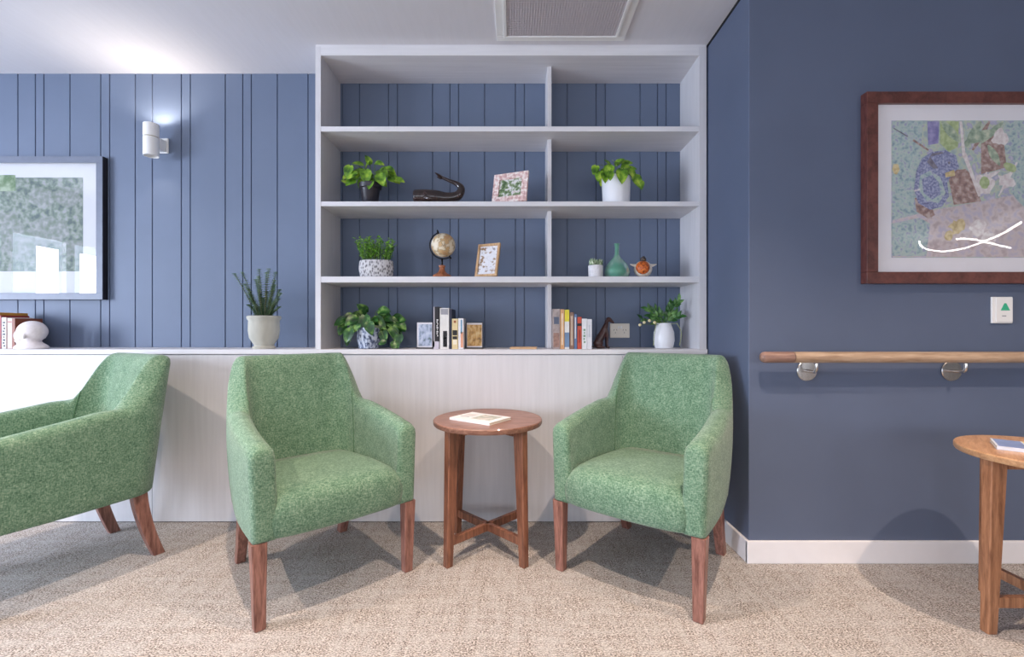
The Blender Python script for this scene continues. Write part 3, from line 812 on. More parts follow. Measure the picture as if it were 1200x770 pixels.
pothos(t, M['leaf_lime'], .1, px_targets(pts, d, cx, S2), .066)

# lime plant in white cylinder pot, right bay
d = 2.55; cx = X(722, d)
t = thing('potted_plant', 'lime green drooping plant in smooth white cylinder pot, right bay of bookcase', 'plant', (cx, d, S2), group='potted plants on the bookcase')
pot([(.070, 0), (.074, .003), (.080, .15), (.079, .153), (.076, .152), (.075, .13)], M['pot_white'], None, t, seg=48)
soil(.075, .135, t)
pts = [(698, 196, -.4, -1, .85, -.02), (702, 203, -.3, -1, .95, -.03), (712, 198, -.2, -.9, 1.1, -.05), (706, 206, .1, -1, .9, -.05), (722, 192, .4, .3, .9, .02), (730, 191, .8, .1, .9, .02), (736, 200, .8, -.8, 1, 0),
       (724, 205, .0, -1, 1.25, -.085), (742, 208, .4, -1, 1.1, -.03), (716, 194, -.3, .4, .8, .02), (728, 196, .5, -.1, .9, .0), (748, 214, .2, -1, .8, -.03), (711, 207, 0, -1, .8, -.085), (734, 204, .5, -.8, .9, -.07)]
extra(pts, 10, 722, 199, 18, 7)
pothos(t, M['leaf_lime'], .135, px_targets(pts, d, cx, S2), .066, r0=.03)

# fresh bushy plant in oval knit pot, third shelf
d = 2.53; cx = X(441, d)
t = thing('potted_plant', 'small bushy fresh green plant in oval knitted grey pot on the left', 'plant', (cx, d, S3), group='potted plants on the bookcase')
pot([(.080, 0), (.090, .008), (.096, .05), (.093, .088), (.089, .094), (.085, .092), (.085, .08)], M['pot_knit'], None, t, sy=.55)
soil(.085, .084, t, sy=.52)
bs, bl = bmesh.new(), bmesh.new()
for k in range(64):
    u = random.uniform(-1, 1); v_ = random.uniform(-1, 1)
    b0 = Vector((u * .07, v_ * .028, .08)); top = Vector((u * .105 + random.uniform(-.01, .01), v_ * .055, .17 + .055 * random.random() * (1 - .25 * u * u)))
    mid = b0.lerp(top, .5) + Vector((0, 0, .012)); tube(bs, [b0, mid, top], [.0014, .0012, .0008], 4, n=2)
    for j in range(9):
        f = .25 + .75 * j / 8; p = b0.lerp(top, f); a = random.uniform(0, 2 * PI)
        leaf(bl, p, (math.cos(a), math.sin(a), .8), (0, -.4, 1), .025, .012, False, seg=3)
obj('stems', bs, M['stem'], t); obj('foliage', bl, M['leaf_fresh'], t, smooth=True)

# tiny succulent
d = 2.52; cx = X(698, d)
t = thing('potted_plant', 'tiny pale succulent in small rough white pot beside green bottle', 'plant', (cx, d, S3), group='potted plants on the bookcase')
pot([(.036, 0), (.039, .003), (.041, .062), (.040, .065), (.036, .064), (.036, .055)], M['pot_rough'], None, t)
soil(.036, .057, t)
bl = bmesh.new()
for k in range(46):
    a = random.uniform(0, 2 * PI); r = .03 * math.sqrt(random.random()); o_ = Vector((r * math.cos(a), r * math.sin(a), .055 + .02 * random.random()))
    leaf(bl, o_, (math.cos(a) * .7, math.sin(a) * .7, 1.2), (math.cos(a), math.sin(a) - .5, -.2), .034, .012, False, seg=4)
obj('foliage', bl, multi_ramp('pale_succulent', 70, [(.35, (74, 100, 70)), (.5, (150, 176, 132)), (.65, (232, 236, 214))], .5), t, smooth=True)

# dark pothos in speckled blue pot on counter
d = 2.60; cx = X(434.5, d)
t = thing('potted_plant', 'dark green trailing plant in speckled blue pot on the counter', 'plant', (cx, d - .03, CT), group='potted plants on the bookcase')
pot([(.050, 0), (.055, .003), (.064, .05), (.066, .112), (.065, .118), (.061, .117), (.060, .10)], M['pot_marble'], None, t)
soil(.06, .106, t)
d2_ = d - .03
pts = [(404, 380, -.5, -1, 1, .0), (410, 392, -.3, -1, .9, -.01), (410, 374, -.9, -.3, 1.1, .02), (420, 372, -.4, -.3, 1.1, -.03), (428, 366, -.2, .3, 1, .02), (444, 364, 1, -.0, 1, .0), (430, 370, .1, -.8, 1.1, -.04),
       (440, 374, .6, -.4, 1.2, -.02), (454, 374, .9, -.6, 1.2, 0), (460, 384, .6, -1, 1, -.02), (468, 378, .8, -.6, .8, -.01), (470, 392, -.2, -1, .9, -.03), (466, 400, .1, -.6, .9, -.06), (456, 404, -1, -.3, .6, -.07), (416, 386, -.3, -1, 1.05, -.07),
       (424, 378, -.6, -.8, 1.1, -.05), (436, 378, .3, -1, 1, -.06), (450, 388, .3, -1, .9, -.03), (446, 378, .8, -.7, 1.1, 0)]
extra(pts, 22, 434, 378, 32, 11)
pts = [(a, min(b, 400), c_, e_, f_, g_) for a, b, c_, e_, f_, g_ in pts]
pothos(t, M['leaf_dark'], .105, px_targets(pts, d2_, cx, CT), .072)

# white vase with glossy leaves on counter right
d = 2.60; cx = X(778, d)
t = thing('vase', 'white ceramic vase holding glossy leaf sprigs and cream buds, right end of counter', 'vase', (cx, d, CT))
pot([(.046, 0), (.050, .004), (.058, .045), (.056, .09), (.044, .125), (.040, .133), (.040, .142), (.037, .144), (.035, .138), (.036, .12)], M['pot_white'], None, t)
bs, bl, bb = bmesh.new(), bmesh.new(), bmesh.new()
for (px, py, n_) in ((757, 362, 7), (764, 370, 5), (772, 366, 5), (789, 355, 8), (792, 353, 7), (793, 371, 6), (785, 372, 5), (752, 374, 4), (792, 368, 5), (768, 362, 5)):
    en = Vector((X(px, d) - cx, random.uniform(-.05, .03), Z(py, d) - CT)); st = Vector((random.uniform(-.015, .015), 0, .12)); mid = st.lerp(en, .5) + Vector((0, 0, .015))
    tube(bs, [st, mid, en], [.002, .0017, .001], 5, n=4)
    P_ = catmull([st, mid, en], 6)
    for j in range(n_):
        p = P_[int(4 + 8 * j / max(1, n_ - 1))]; dd = (en - st).normalized(); s_ = 1 if j % 2 else -1
        leaf(bl, p, (dd.x + s_ * .5 * dd.z, -.3, dd.z * .8 - s_ * .5 * dd.x), (random.uniform(-.3, .3), -1, .4), .043, .021, False, seg=5)
for sgn, (px, py) in ((1, (747, 381)), (1, (752, 378)), (1, (758, 376)), (1, (764, 378))):
    p = Vector((X(px, d) - cx, -.05, Z(py, d) - CT)); ball(bb, p, .0085, 10)
    tube(bs, [(0, 0, .13), (p.x * .5, -.03, p.z + .006), tuple(p)], [.0014, .0012, .001], 5, n=3)
for px0, pts_ in ((0, [(766, 378), (764, 392), (763, 404)]), (1, [(790, 379), (795, 390), (793, 404)])):
    P_ = catmull([(X(a, d) - cx, -.045, Z(b, d) - CT) for a, b in pts_], 8)
    b2 = bmesh.new(); tube(b2, [(0, 0, .135)] + P_, .0012, 5)
    for p in P_: ball(b2, p, .0028, 8)
    obj('bead_string', b2, solid('bead_green', (164, 172, 122)), t, smooth=True)
obj('stems', bs, M['stem'], t, smooth=True); obj('foliage', bl, M['leaf_glossy'], t, smooth=True); obj('buds', bb, M['buds'], t, smooth=True)

# rosemary-like plant in pale urn pot on the counter at left
d = 2.56; cx = X(309.5, d)
t = thing('potted_plant', 'upright grey-green rosemary plant in pale stone urn pot on the counter', 'plant', (cx, d, CT))
pot([(.058, 0), (.060, .008), (.050, .016), (.052, .024), (.074, .06), (.080, .10), (.079, .14), (.078, .155), (.086, .168), (.087, .18), (.080, .184), (.076, .178), (.074, .16)], M['pot_stone'], None, t)
soil(.073, .168, t)
bs, bl = bmesh.new(), bmesh.new()
tips = [(278, 322), (285, 320), (302, 316), (304, 330), (312, 320), (320, 317), (324, 320), (328, 340), (334, 345), (296, 345), (315, 335), (290, 350), (322, 350), (307, 350), (300, 340), (318, 328), (286, 338), (308, 326), (298, 328), (325, 335), (311, 342), (294, 358), (304, 360), (316, 358), (326, 360), (290, 334), (320, 340)]
for px, py in tips:
    en = Vector((X(px, d) - cx, random.uniform(-.05, .05), Z(py, d) - CT)); st = Vector((en.x * .25, en.y * .4, .165)); mid = st.lerp(en, .5) + Vector((-en.x * .08, 0, .0))
    P_ = catmull([st, mid, en], 12); tube(bs, P_, [.0022 * (1 - .5 * i / len(P_)) for i in range(len(P_))], 5)
    for i, p in enumerate(P_[1:]):
        for k in range(6):
            a = k * 2 * PI / 6 + i * 1.1; leaf(bl, p, (math.cos(a), math.sin(a), .4), (-math.cos(a) * .5, -math.sin(a) * .5, 1), .024 * (1 - .25 * i / len(P_)), .0085, False, seg=2, bend=.1)
obj('stems', bs, M['stem_br'], t); obj('foliage', bl, M['leaf_grey'], t, smooth=True)

def clamp_foliage(t, xmax=None, zmin=.003):
    for ch in t.children:
        if ch.name.split('.')[0] in ('foliage', 'stems'):
            for v in ch.data.vertices:
                if v.co.z < zmin: v.co.z = zmin
                if xmax is not None and v.co.x > xmax: v.co.x = xmax
                if v.co.y > D2 - t.location.y - .003: v.co.y = D2 - t.location.y - .003
for o_ in list(C.objects):
    if o_.type == 'EMPTY' and o_.name.split('.')[0] in ('potted_plant', 'vase'):
        clamp_foliage(o_, BRi - o_.location.x - .003)
# ------------------------------------------------------------------ ornaments
# whale: blunt body, tail sweeping up and back over
d = 2.51
wx = X(484, d)
t = thing('whale_figurine', 'dark carved wooden whale figurine with tail curled up over its back', 'figurine', (wx, d, S2))
k_ = d / F
def wp(px, py, y=0): return ((px - 484) * k_, y, (Z(py, d) - S2))
bm = bmesh.new()
tube(bm, [wp(484.8, 230), wp(485.5, 230), wp(490, 229.8), wp(500, 229.8), wp(512, 230.5), wp(522, 231.5), wp(531, 231), wp(538, 227.5), wp(540.5, 220.5), wp(536, 215.5), wp(528, 212), wp(520, 208.5), wp(514, 205)],
     [.014, .033, .037, .038, .036, .031, .028, .025, .020, .014, .010, .008, .0035], 16, n=5, squash=.85)
obj('body', bm, M['whale'], t, smooth=True)
bm = bmesh.new()
for s in (-1, 1):
    tube(bm, [wp(519, 208, 0), wp(515, 206.5, s * .018), wp(511, 204.5, s * .034)], [.007, .009, .002], 8, n=3, squash=.5)
obj('tail_fluke', bm, M['whale'], t, smooth=True)
bm = bmesh.new(); tube(bm, [wp(498, 232, -.028), wp(503, 234, -.042), wp(508, 235, -.046)], [.010, .012, .003], 8, n=3, squash=.4)
obj('flipper', bm, M['whale'], t, smooth=True)
# rest the whale on the shelf
def drop_to(t, zrest):
    mn = min((v.co.z for ch in t.children if ch.type == 'MESH' for v in ch.data.vertices))
    for ch in t.children:
        if ch.type == 'MESH':
            for v in ch.data.vertices: v.co.z -= mn
drop_to(t, 0)

def photo_frame(name, label, loc, rz, tilt, w, h, bw, fm, inner, th=.014, mount=None):
    t = thing(name, label, 'framed photo', loc, rz, 'standing photo frames')
    Mx = Matrix.Rotation(-tilt, 4, 'X')
    bm = bmesh.new(); bars(bm, -w / 2, 0, w / 2, h, bw, -th, 0, .001); bm.transform(Mx); obj('frame', bm, fm, t)
    bm = bmesh.new(); box(bm, (-w / 2 + bw, -th * .5, bw), (w / 2 - bw, -.001, h - bw)); bm.transform(Mx); obj('photo', bm, inner, t)
    if mount:
        pass
    bm = bmesh.new(); a = Mx @ Vector((0, .0005, h * .6)); 
    bm2 = [(-.012, a.y, a.z), (.012, a.y, a.z), (.012, a.y + .002, a.z + .003), (-.012, a.y + .002, a.z + .003)]
    yb = a.y + a.z * .35
    lo_ = [(-.016, yb, .0005), (.016, yb, .0005), (.016, yb + .003, .0005), (-.016, yb + .003, .0005)]
    loft(bm, [lo_, bm2]); obj('easel', bm, M['dark'], t)
    return t
d = 2.50
photo_frame('framed_photo', 'pink patterned photo frame leaning on the second shelf beside the whale', (X(597, d), d, S2), math.radians(-22), .22, .205, .176, .036,
            multi_ramp('pink_pattern_frame', 60, [(.36, (190, 150, 146)), (.5, (220, 190, 184)), (.62, (236, 226, 220))], .6, detail=5), multi_ramp('garden_photo', 42, [(.36, (70, 96, 60)), (.48, (132, 150, 112)), (.56, (222, 220, 222)), (.7, (190, 170, 160))], .4))
photo_frame('framed_photo', 'light wooden photo frame leaning on the third shelf beside the globe', (X(570, d), d, S3), math.radians(-24), .24, .135, .192, .013,
            wood('pale_frame_wood', (176, 132, 88), (216, 180, 136), .5), multi_ramp('white_card', 45, [(.36, (150, 120, 90)), (.44, (220, 218, 220)), (.6, (232, 232, 236)), (.72, (150, 146, 150))], .5, detail=3))

# globe
d = 2.51; gx = X(518, d)
t = thing('globe', 'small cream desk globe on turned wooden base on the third shelf', 'globe', (gx, d, S3))
bm = bmesh.new(); lathe(bm, [(.050, 0), (.052, .004), (.050, .010), (.036, .018), (.022, .026), (.016, .038), (.014, .052), (.018, .056), (.018, .064), (.012, .066)], 32)
obj('base', bm, M['globe_base'], t, smooth=True, angle=40)
gc = Vector((.007, 0, .176)); gr = .066
bm = bmesh.new(); ball(bm, gc, gr, 40); obj('sphere', bm, M['globe'], t, smooth=True)
bm = bmesh.new(); pts = []
for k in range(25):
    a = math.radians(112 + (300 - 112) * k / 24); pts.append(gc + Vector((math.cos(a) * (gr + .009), 0, math.sin(a) * (gr + .009))))
tube(bm, pts, .0032, 8, up=(0, 1, 0))
p = pts[0]; tube(bm, [gc + Vector((math.cos(math.radians(112)) * gr, 0, math.sin(math.radians(112)) * gr)), p + Vector((-.003, 0, .006)), p + Vector((-.006, 0, .015))], [.003, .006, .003], 8)
p = pts[-1]; tube(bm, [gc + Vector((math.cos(math.radians(300)) * gr, 0, math.sin(math.radians(300)) * gr)), p + Vector((.003, 0, -.006)), p + Vector((.005, 0, -.010))], [.003, .006, .003], 8)
tube(bm, [(0, 0, .064), (0, 0, .084), (0, 0, gc.z - gr - .008)], [.006, .005, .006], 8)
obj('meridian', bm, solid('black_metal', (22, 22, 26), .35, metal=.6), t, smooth=True)

# green bottle
d = 2.55
t = thing('glass_bottle', 'round green glass bottle with narrow neck in right bay of third shelf', 'bottle', (X(723, d), d, S3))
bm = bmesh.new(); kk = d / F
pf = [(.004, .004), (.058, .002), (.066, .008), (.072, .028), (.070, .046), (.058, .074), (.038, .098), (.020, .116), (.0125, .134), (.0115, .160), (.013, .184), (.017, .188), (.0165, .192), (.013, .193)]
pi = [(r - .003, z) for r, z in pf[::-1] if r > .01][1:]
lathe(bm, pf + [(max(.006, r), z + .001) for r, z in pi[:-2]] + [(.03, .010), (.004, .010)], 40)
obj('glass', bm, M['bottle'], t, smooth=True)

# round bird ornament
d = 2.53
t = thing('bird_figurine', 'round orange and white bird ornament with small outstretched wings', 'figurine', (X(753.5, d), d, S3))
k_ = d / F
bm = bmesh.new(); ball(bm, (0, 0, .047), (.050, .042, .047), 24); obj('body', bm, M['bird_w'], t, smooth=True)
bm = bmesh.new(); ball(bm, (-.004, -.010, .050), (.042, .038, .041), 24); obj('breast', bm, M['bird_o'], t, smooth=True)
bm = bmesh.new(); ball(bm, (0, -.004, .100), (.017, .017, .015), 16); ball(bm, (.002, -.004, .112), (.008, .008, .007), 10); obj('head', bm, M['bird_d'], t, smooth=True)
bm = bmesh.new(); tube(bm, [(0, -.016, .098), (0, -.028, .094)], [.004, .0008], 8); obj('beak', bm, solid('beak_yellow', (190, 150, 80)), t)
for s in (-1, 1):
    bm = bmesh.new(); tube(bm, [(s * .040, -.006, .066), (s * .056, -.006, .068), (s * .074, -.006, .074)], [.010, .007, .002], 10, n=3, squash=.5); obj('wing', bm, M['bird_w'], t, smooth=True)

# seated dog figurine
d = 2.585; x0_ = X(694, d)
t = thing('dog_figurine', 'dark brown seated hound figurine beside the books in the right bay', 'figurine', (x0_, d, CT))
def dp(px, py, y=0): return ((px - 694) * d / F, y, max(0.003, Z(py, d) + .0 - CT + .004))
bm = bmesh.new()
tube(bm, [dp(699, 404), dp(702, 400), dp(706, 393), dp(709, 386), dp(711, 380), dp(712.5, 376.5)], [.020, .027, .024, .020, .012, .011], 14, n=4, squash=.85, up=(0, 1, 0))
tube(bm, [dp(711, 377), dp(713.5, 376), dp(717, 378.5), dp(719.5, 380.5)], [.009, .0125, .0085, .005], 12, n=4, up=(0, 1, 0))
for s in (-1, 1):
    tube(bm, [dp(709, 386, s * .013), dp(711, 393, s * .014), dp(711, 402, s * .014), dp(711.5, 409, s * .014), dp(714, 410.2, s * .014)], [.011, .009, .006, .0055, .005], 10, n=4, up=(0, 1, 0))
    ball(bm, dp(701, 404, s * .016), (.026, .012, .022), 14)
    tube(bm, [dp(699, 409, s * .018), dp(704, 410, s * .02), dp(708, 410, s * .02)], [.008, .007, .005], 8, n=3, up=(0, 1, 0))
    tube(bm, [dp(712, 375.5, s * .009), dp(710, 378, s * .014), dp(709.5, 382, s * .014)], [.005, .006, .002], 8, n=3, squash=.5, up=(0, 1, 0))
o = obj('body', bm, M['dog'], t, smooth=True)
md = o.modifiers.new('r', 'REMESH'); md.mode = 'VOXEL'; md.voxel_size = .0026; md.use_smooth_shade = True
bm = bmesh.new(); tube(bm, [dp(698, 408), dp(694, 409), dp(691.5, 408.2)], [.006, .0045, .003], 8, n=3, up=(0, 1, 0)); obj('tail', bm, M['dog'], t, smooth=True)
drop_to(t, 0)

# plaster head facing left
d = 2.53; x0_ = X(37, d)
t = thing('bust', 'x', 'sculpture', (x0_, d, CT)); t['label'] = 'white plaster bust of a round head facing left beside the red books'
def hp(px, py, y=0): return ((px - 37) * d / F, y, Z(py, d) - CT)
bm = bmesh.new(); u_ = d / F
ball(bm, hp(38, 388.5), (15 * u_, 12 * u_, 12.5 * u_), 24)
ball(bm, hp(28.5, 393.5), (8.6 * u_, 9 * u_, 9.5 * u_), 20)
tube(bm, [hp(23, 393), hp(19.5, 397), hp(22, 400)], [.008, .011, .008], 10, n=3, up=(0, 1, 0))
ball(bm, hp(22, 399.5), (3.6 * u_, 4 * u_, 2.2 * u_), 12); ball(bm, hp(25, 402), (4 * u_, 5 * u_, 3 * u_), 12)
tube(bm, [hp(38, 396), hp(37, 403), hp(36.5, 408)], [.042, .036, .046], 16, n=4, up=(0, 1, 0))
rings = []
for z_, r_ in ((0, .083), (.006, .084), (.018, .076), (.03, .058), (.04, .045)):
    rings.append([(r_ * math.cos(2 * PI * k / 28), .72 * r_ * math.sin(2 * PI * k / 28), z_) for k in range(28)])
loft(bm, rings)
for s in (-1, 1): ball(bm, hp(40, 394, s * .056), (2.4 * u_, 1.4 * u_, 3.6 * u_), 10)
o = obj('head', bm, M['plaster'], t, smooth=True)
md = o.modifiers.new('r', 'REMESH'); md.mode = 'VOXEL'; md.voxel_size = .004; md.use_smooth_shade = True
md = o.modifiers.new('s', 'SMOOTH'); md.iterations = 3; md.factor = .6

# ------------------------------------------------------------------ books
def book(label, xl, xr, h, depth, yfront, z, cover, marks=(), group=None, rz=0):
    w = xr - xl
    t = thing('book', label, 'book', ((xl + xr) / 2, yfront, z), rz, group)
    a, b = -w / 2 + .0003, w / 2 - .0003; c = min(.0025, w * .18)
    bm = bmesh.new(); box(bm, (a, 0, 0), (b, .002, h)); box(bm, (a, .002, 0), (a + c, depth, h)); box(bm, (b - c, .002, 0), (b, depth, h))
    ms = [cover]
    for i, (u0, u1, f0, f1, m) in enumerate(marks):
        box(bm, (a + (b - a) * u0, -.0006, h * f0), (a + (b - a) * u1, .001, h * f1), mi=i + 1); ms.append(m)
    obj('cover', bm, None, t, mats=ms)
    obj('pages', B(((a + c, .0021, .003), (b - c, depth - .004, h - .003))), M['paper'], t)
    return t
s = solid
blk, wht, org = s('ink_black', (26, 24, 28)), s('print_white', (228, 226, 224)), s('print_orange', (222, 150, 96))
def letters(u0, u1, f0, f1, n, m): 
    out = []
    for k in range(n):
        a = f0 + (f1 - f0) * k / n; b = a + (f1 - f0) / n * .62; out.append((u0 + (.1 if k % 3 == 0 else 0), u1 - (.1 if k % 2 else 0), a, b, m))
    return out
g = 'books standing in the middle of the counter'; yf = 2.50; k_ = yf / F
def hh(py): return Z(py, yf) - CT
book('tall black book with white title, standing in the middle of the counter', X(508, yf), X(514.6, yf), hh(359.5), .17, yf, CT, blk, [(0, 1, 0, .18, s('spine_grey', (196, 190, 200)))] + letters(.55, .85, .3, .72, 9, wht) + [(0, .18, .05, 1, s('spine_edge', (190, 186, 190)))], g)
book('thick white book with black label block, between black and cream books', X(515.4, yf), X(526.2, yf), hh(361), .17, yf, CT, s('spine_white', (222, 220, 216)), [(.1, .9, .84, .98, s('grey_mark', (150, 150, 156))), (.35, .8, .05, .44, blk)] + letters(.45, .7, .08, .4, 4, wht), g)
book('narrow dark navy book standing behind the cream spined book', X(526.6, yf), X(529.4, yf), hh(362), .17, yf + .001, CT, s('navy_cover', (34, 38, 58)), (), g)
book('short cream and black book with patterned spine on the counter', X(529.6, yf), X(536.6, yf), hh(373.5), .13, yf, CT, s('cream_cover', (220, 200, 152)), [(.1, .9, .45, .62, blk), (.1, .9, .32, .42, blk), (.2, .8, .15, .3, s('cream2', (232, 222, 200))), (.3, .7, .86, .94, s('rust', (150, 90, 50)))], g)
book('slim short book with blue and peach stripes on white spine', X(537, yf), X(543.2, yf), hh(373), .13, yf, CT, s('white_cover', (230, 228, 230)), [(.45, .75, .5, .95, s('stripe_blue', (110, 150, 176))), (.45, .95, .05, .55, s('stripe_peach', (222, 160, 130)))], g)
g = 'books in the right bay'
def rb(lb, a, b, top, cov, marks=(), dep=.15): book(lb, X(a, yf), X(b, yf), hh(top), dep, yf, CT, cov, marks, g)
rb('tall taupe book with faded spine, leftmost in the right bay', 647.8, 656.3, 362, s('taupe_cover', (164, 150, 146), var=.2, scale=40), [(.15, .85, .62, .8, s('slate', (84, 92, 112))), (.1, .9, .05, .4, s('tawny', (150, 116, 104), var=.3, scale=60))])
rb('slim orange and cream book beside the taupe one', 656.6, 661.4, 362.5, s('orange_cream', (212, 160, 112)), [(.3, .7, .1, .9, s('cream3', (230, 208, 180)))])
rb('book with yellow top and blue lower spine', 661.7, 667.2, 363, s('white_cover2', (226, 224, 220)), [(0, 1, .7, 1, s('yellow_mark', (224, 208, 60))), (0, 1, .05, .42, s('blue_mark', (112, 138, 170)))])
rb('brown and tan book right of the yellow topped book', 667.6, 672.6, 366, s('brown_cover', (136, 104, 88)), [(.25, .75, .1, .9, s('tan_mark', (196, 172, 150)))])
rb('very slim blue book beside the red one', 672.9, 676.2, 368, s('blue_cover', (96, 120, 158)), [(.2, .6, .3, .9, wht)])
rb('short red book with dark band', 676.6, 681.6, 371.5, s('red_cover', (196, 78, 56)), [(.0, 1, .72, .8, blk), (.3, .7, .2, .6, s('red_dark', (150, 50, 40)))])
rb('white book with faint green print right of the red book', 681.9, 687.8, 373.5, s('white_cover3', (226, 228, 230)), letters(.3, .7, .2, .7, 5, s('green_ink', (110, 150, 120))))
rb('plain white book, rightmost in the right bay', 688.1, 693.6, 374, s('white_cover4', (222, 222, 226)), [(.3, .6, .4, .8, s('pale_mark', (196, 200, 206)))])
g = 'books by the plaster bust'; yl = 2.54; xe = X(17.5, yl)
def lb(lbl, w, top, dep, cov, marks=(), off=0):
    global xe
    book(lbl, xe - w, xe, Z(top, yl) - CT, dep, yl + off, CT, cov, marks, g); xe -= w
lb('reddish brown book with plain cover, nearest the plaster bust', .016, 373, .15, s('rust_cover', (134, 70, 46)))
lb('pale pink spined book left of the brown book', .026, 373, .14, s('blush_cover', (206, 184, 176)), [(.1, .9, .86, .9, s('rose', (170, 90, 80)))])
lb('white book with black ornament on spine left of the pink one', .036, 372, .14, s('white_cover5', (216, 214, 212)), [(0, .14, 0, 1, s('maroon', (110, 40, 40))), (.8, 1, 0, 1, s('sepia', (120, 90, 74)))] + letters(.3, .65, .06, .9, 9, blk))
lb('dark red book at the left edge of the photo', .03, 369.5, .15, s('dark_red_cover', (150, 38, 36)))
lb('yellow-topped brown book beyond the red book', .04, 366, .17, s('mustard_cover', (196, 140, 50)))

# two acrylic picture blocks as bookends
def picture_block(label, xa, xb, ztop, yfr, m_img, side):
    t = thing('photo_block', label, 'picture', ((xa + xb) / 2, yfr, CT), 0, 'picture bookends beside the middle books')
    w = xb - xa; h = ztop - CT
    bm = bmesh.new(); box(bm, (-w / 2, 0, .004), (w / 2, .05, h), .0015); obj('block', bm, M['dark'], t)
    bm = bmesh.new(); box(bm, (-w / 2 + .0015, -.001, .006), (w / 2 - .0015, -.0002, h - .002)); obj('border', bm, s('white_border', (218, 216, 222)), t)
    bm = bmesh.new(); box(bm, (-w / 2 + .010 if side < 0 else -w / 2 + .004, -.0018, .014), (w / 2 - .004, -.0011, h - .012)); obj('picture', bm, m_img, t)
    bm = bmesh.new(); box(bm, (-w / 2 - .004, -.006, 0), (w / 2 + .004, .06, .0038)); obj('base', bm, M['dark'], t)
yb = 2.56
picture_block('small blue-grey picture bookend left of the tall black book', X(488.5, yb), X(507, yb), Z(377.5, yb), yb, multi_ramp('misty_picture', 50, [(.35, (90, 110, 110)), (.48, (160, 172, 196)), (.65, (196, 204, 218))], .4, (1, 1, .6)), -1)
picture_block('small golden picture bookend right of the slim striped book', X(546.5, yb), X(565.5, yb), Z(378, yb), yb, multi_ramp('golden_picture', 50, [(.33, (120, 84, 40)), (.5, (196, 152, 84)), (.66, (214, 190, 140))], .4, (1, 1, .6)), 1)
# notebook lying on the counter
booklet('notebook', 'tan notebook lying flat on the counter left of the divider', (X(614, 2.53), 2.535, CT + .0003), math.radians(-6), .10, .145, .010, s('tan_notebook', (198, 160, 120)), [(-.05, -.03, .05, .03, s('notebook_label', (206, 172, 134)))], 'notebook')

# ------------------------------------------------------------------ curved strip pendant (behind the camera, mirrored in the right picture)
t = thing('pendant_light', 'thin curved white strip light seen reflected in the bird painting glass', 'lamp', (0, 0, 0))
zl = 2.42
def refl(px, py):
    tt = (zl - CAM_H) * F / (385 - py); return ((px - 600) / F * tt, 2 * 2.01 - tt, zl)
bm = bmesh.new(); tube(bm, [refl(*p) for p in ((1077, 283), (1080, 289), (1090, 293), (1108, 294.5), (1130, 291), (1150, 284), (1172, 275), (1196, 261))], .013, 8, n=5)
tube(bm, [refl(*p) for p in ((1121, 280), (1140, 280.5), (1160, 285), (1184, 290.5))], .012, 8, n=5)
obj('tube', bm, emit('strip_light_glow', (255, 252, 246), 26), t, smooth=True)
for p in ((1090, 293), (1150, 284), (1140, 280.5)):
    bm = bmesh.new(); q_ = Vector(refl(*p)); tube(bm, [q_ + Vector((0, 0, .02)), (q_.x, q_.y, CEIL - .001)], .002, 5)
    obj('suspension_wire', bm, M['steel'], t)

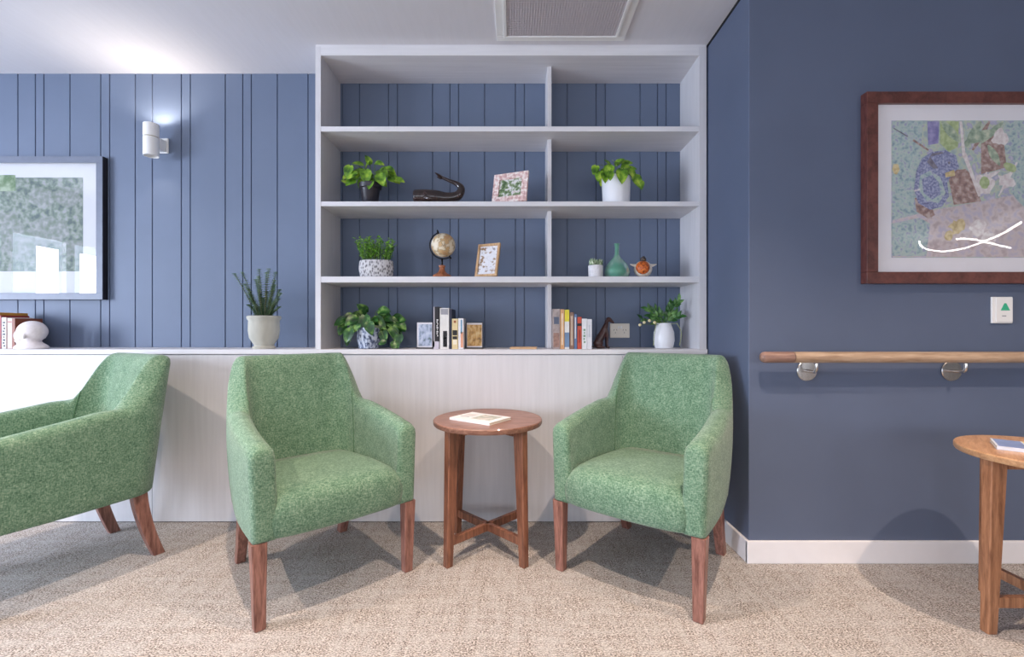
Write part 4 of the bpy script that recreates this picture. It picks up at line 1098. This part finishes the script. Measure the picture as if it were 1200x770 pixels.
# ------------------------------------------------------------------ lights
def area(name, loc, target, sx, sy, power, rgb, spread=180):
    l = bpy.data.lights.new(name, 'AREA'); l.shape = 'RECTANGLE'; l.size = sx; l.size_y = sy; l.energy = power; l.color = lin(rgb); l.spread = math.radians(spread)
    o = bpy.data.objects.new(name, l); C.objects.link(o); o.location = loc
    o.rotation_euler = (Vector(target) - Vector(loc)).to_track_quat('-Z', 'Y').to_euler(); return o
def spot(name, loc, target, power, rgb, ang, blend=.5, rad=.03):
    l = bpy.data.lights.new(name, 'SPOT'); l.energy = power; l.color = lin(rgb); l.spot_size = math.radians(ang); l.spot_blend = blend; l.shadow_soft_size = rad
    o = bpy.data.objects.new(name, l); C.objects.link(o); o.location = loc
    o.rotation_euler = (Vector(target) - Vector(loc)).to_track_quat('-Z', 'Y').to_euler(); return o
COOL = (206, 224, 255); WARM = (255, 230, 208); NEU = (248, 248, 255)
area('window_light_left', (XL - .22, -.4, 1.27), (0, -.4, 1.27), 4.3, 2.1, 105, COOL)
area('window_light_left_rear', (XL - .25, -4.4, 1.3), (0, -4.4, 1.3), 2.3, 1.75, 60, COOL)
for y_ in (-.15, .35, .85):
    area('sun_patch_left', (XL - .19, y_, 1.35), (0, y_, 1.35), .24, 1.2, 62, (226, 236, 255))
for w in wf:
    area('window_light_front', ((w[0] + w[1]) / 2, YF - .2, 1.4), ((w[0] + w[1]) / 2, 0, 1.4), 2.9, 1.75, 46, NEU)  # soft fill added behind the camera, set in the added front openings
for x_, y_ in ((-2.2, .95), (-.72, 1.15), (.62, .98), (2.1, .74)):
    spot('downlight', (x_, y_, CEIL - .02), (x_, y_ + .05, 0), 162, WARM, 100, .8, .02)
for x_, y_ in ((-2.5, -1.6), (0, -1.6), (2.5, -1.6), (5, -1.6)):
    spot('downlight', (x_, y_, CEIL - .02), (x_, y_, 0), 30, WARM, 130, .8, .05)
spot('wall_light_up', (sx_, sy_, zt_ - .008), (sx_, sy_ - .02, 3), 6, (255, 240, 222), 150, .6, .02)
spot('wall_light_down', (sx_, sy_, zb_ + .006), (sx_, sy_, 0), 1.2, (255, 240, 222), 90, .6, .015)

w = bpy.data.worlds.new('sky'); bpy.context.scene.world = w; w.use_nodes = True
w.node_tree.nodes['Background'].inputs[0].default_value = (.75, .85, 1, 1); w.node_tree.nodes['Background'].inputs[1].default_value = 2.0

cam = bpy.data.cameras.new('camera'); cam.lens = 16; cam.sensor_width = 36; cam.clip_start = .02
co = bpy.data.objects.new('camera', cam); C.objects.link(co); co.location = (0, 0, CAM_H); co.rotation_euler = (PI / 2, 0, 0)
sc = bpy.context.scene; sc.camera = co
sc.view_settings.view_transform = 'Standard'; sc.view_settings.look = 'None'; sc.view_settings.exposure = 0.0; sc.view_settings.gamma = 1
sc.cycles.max_bounces = 8; sc.cycles.diffuse_bounces = 5; sc.cycles.use_denoising = True
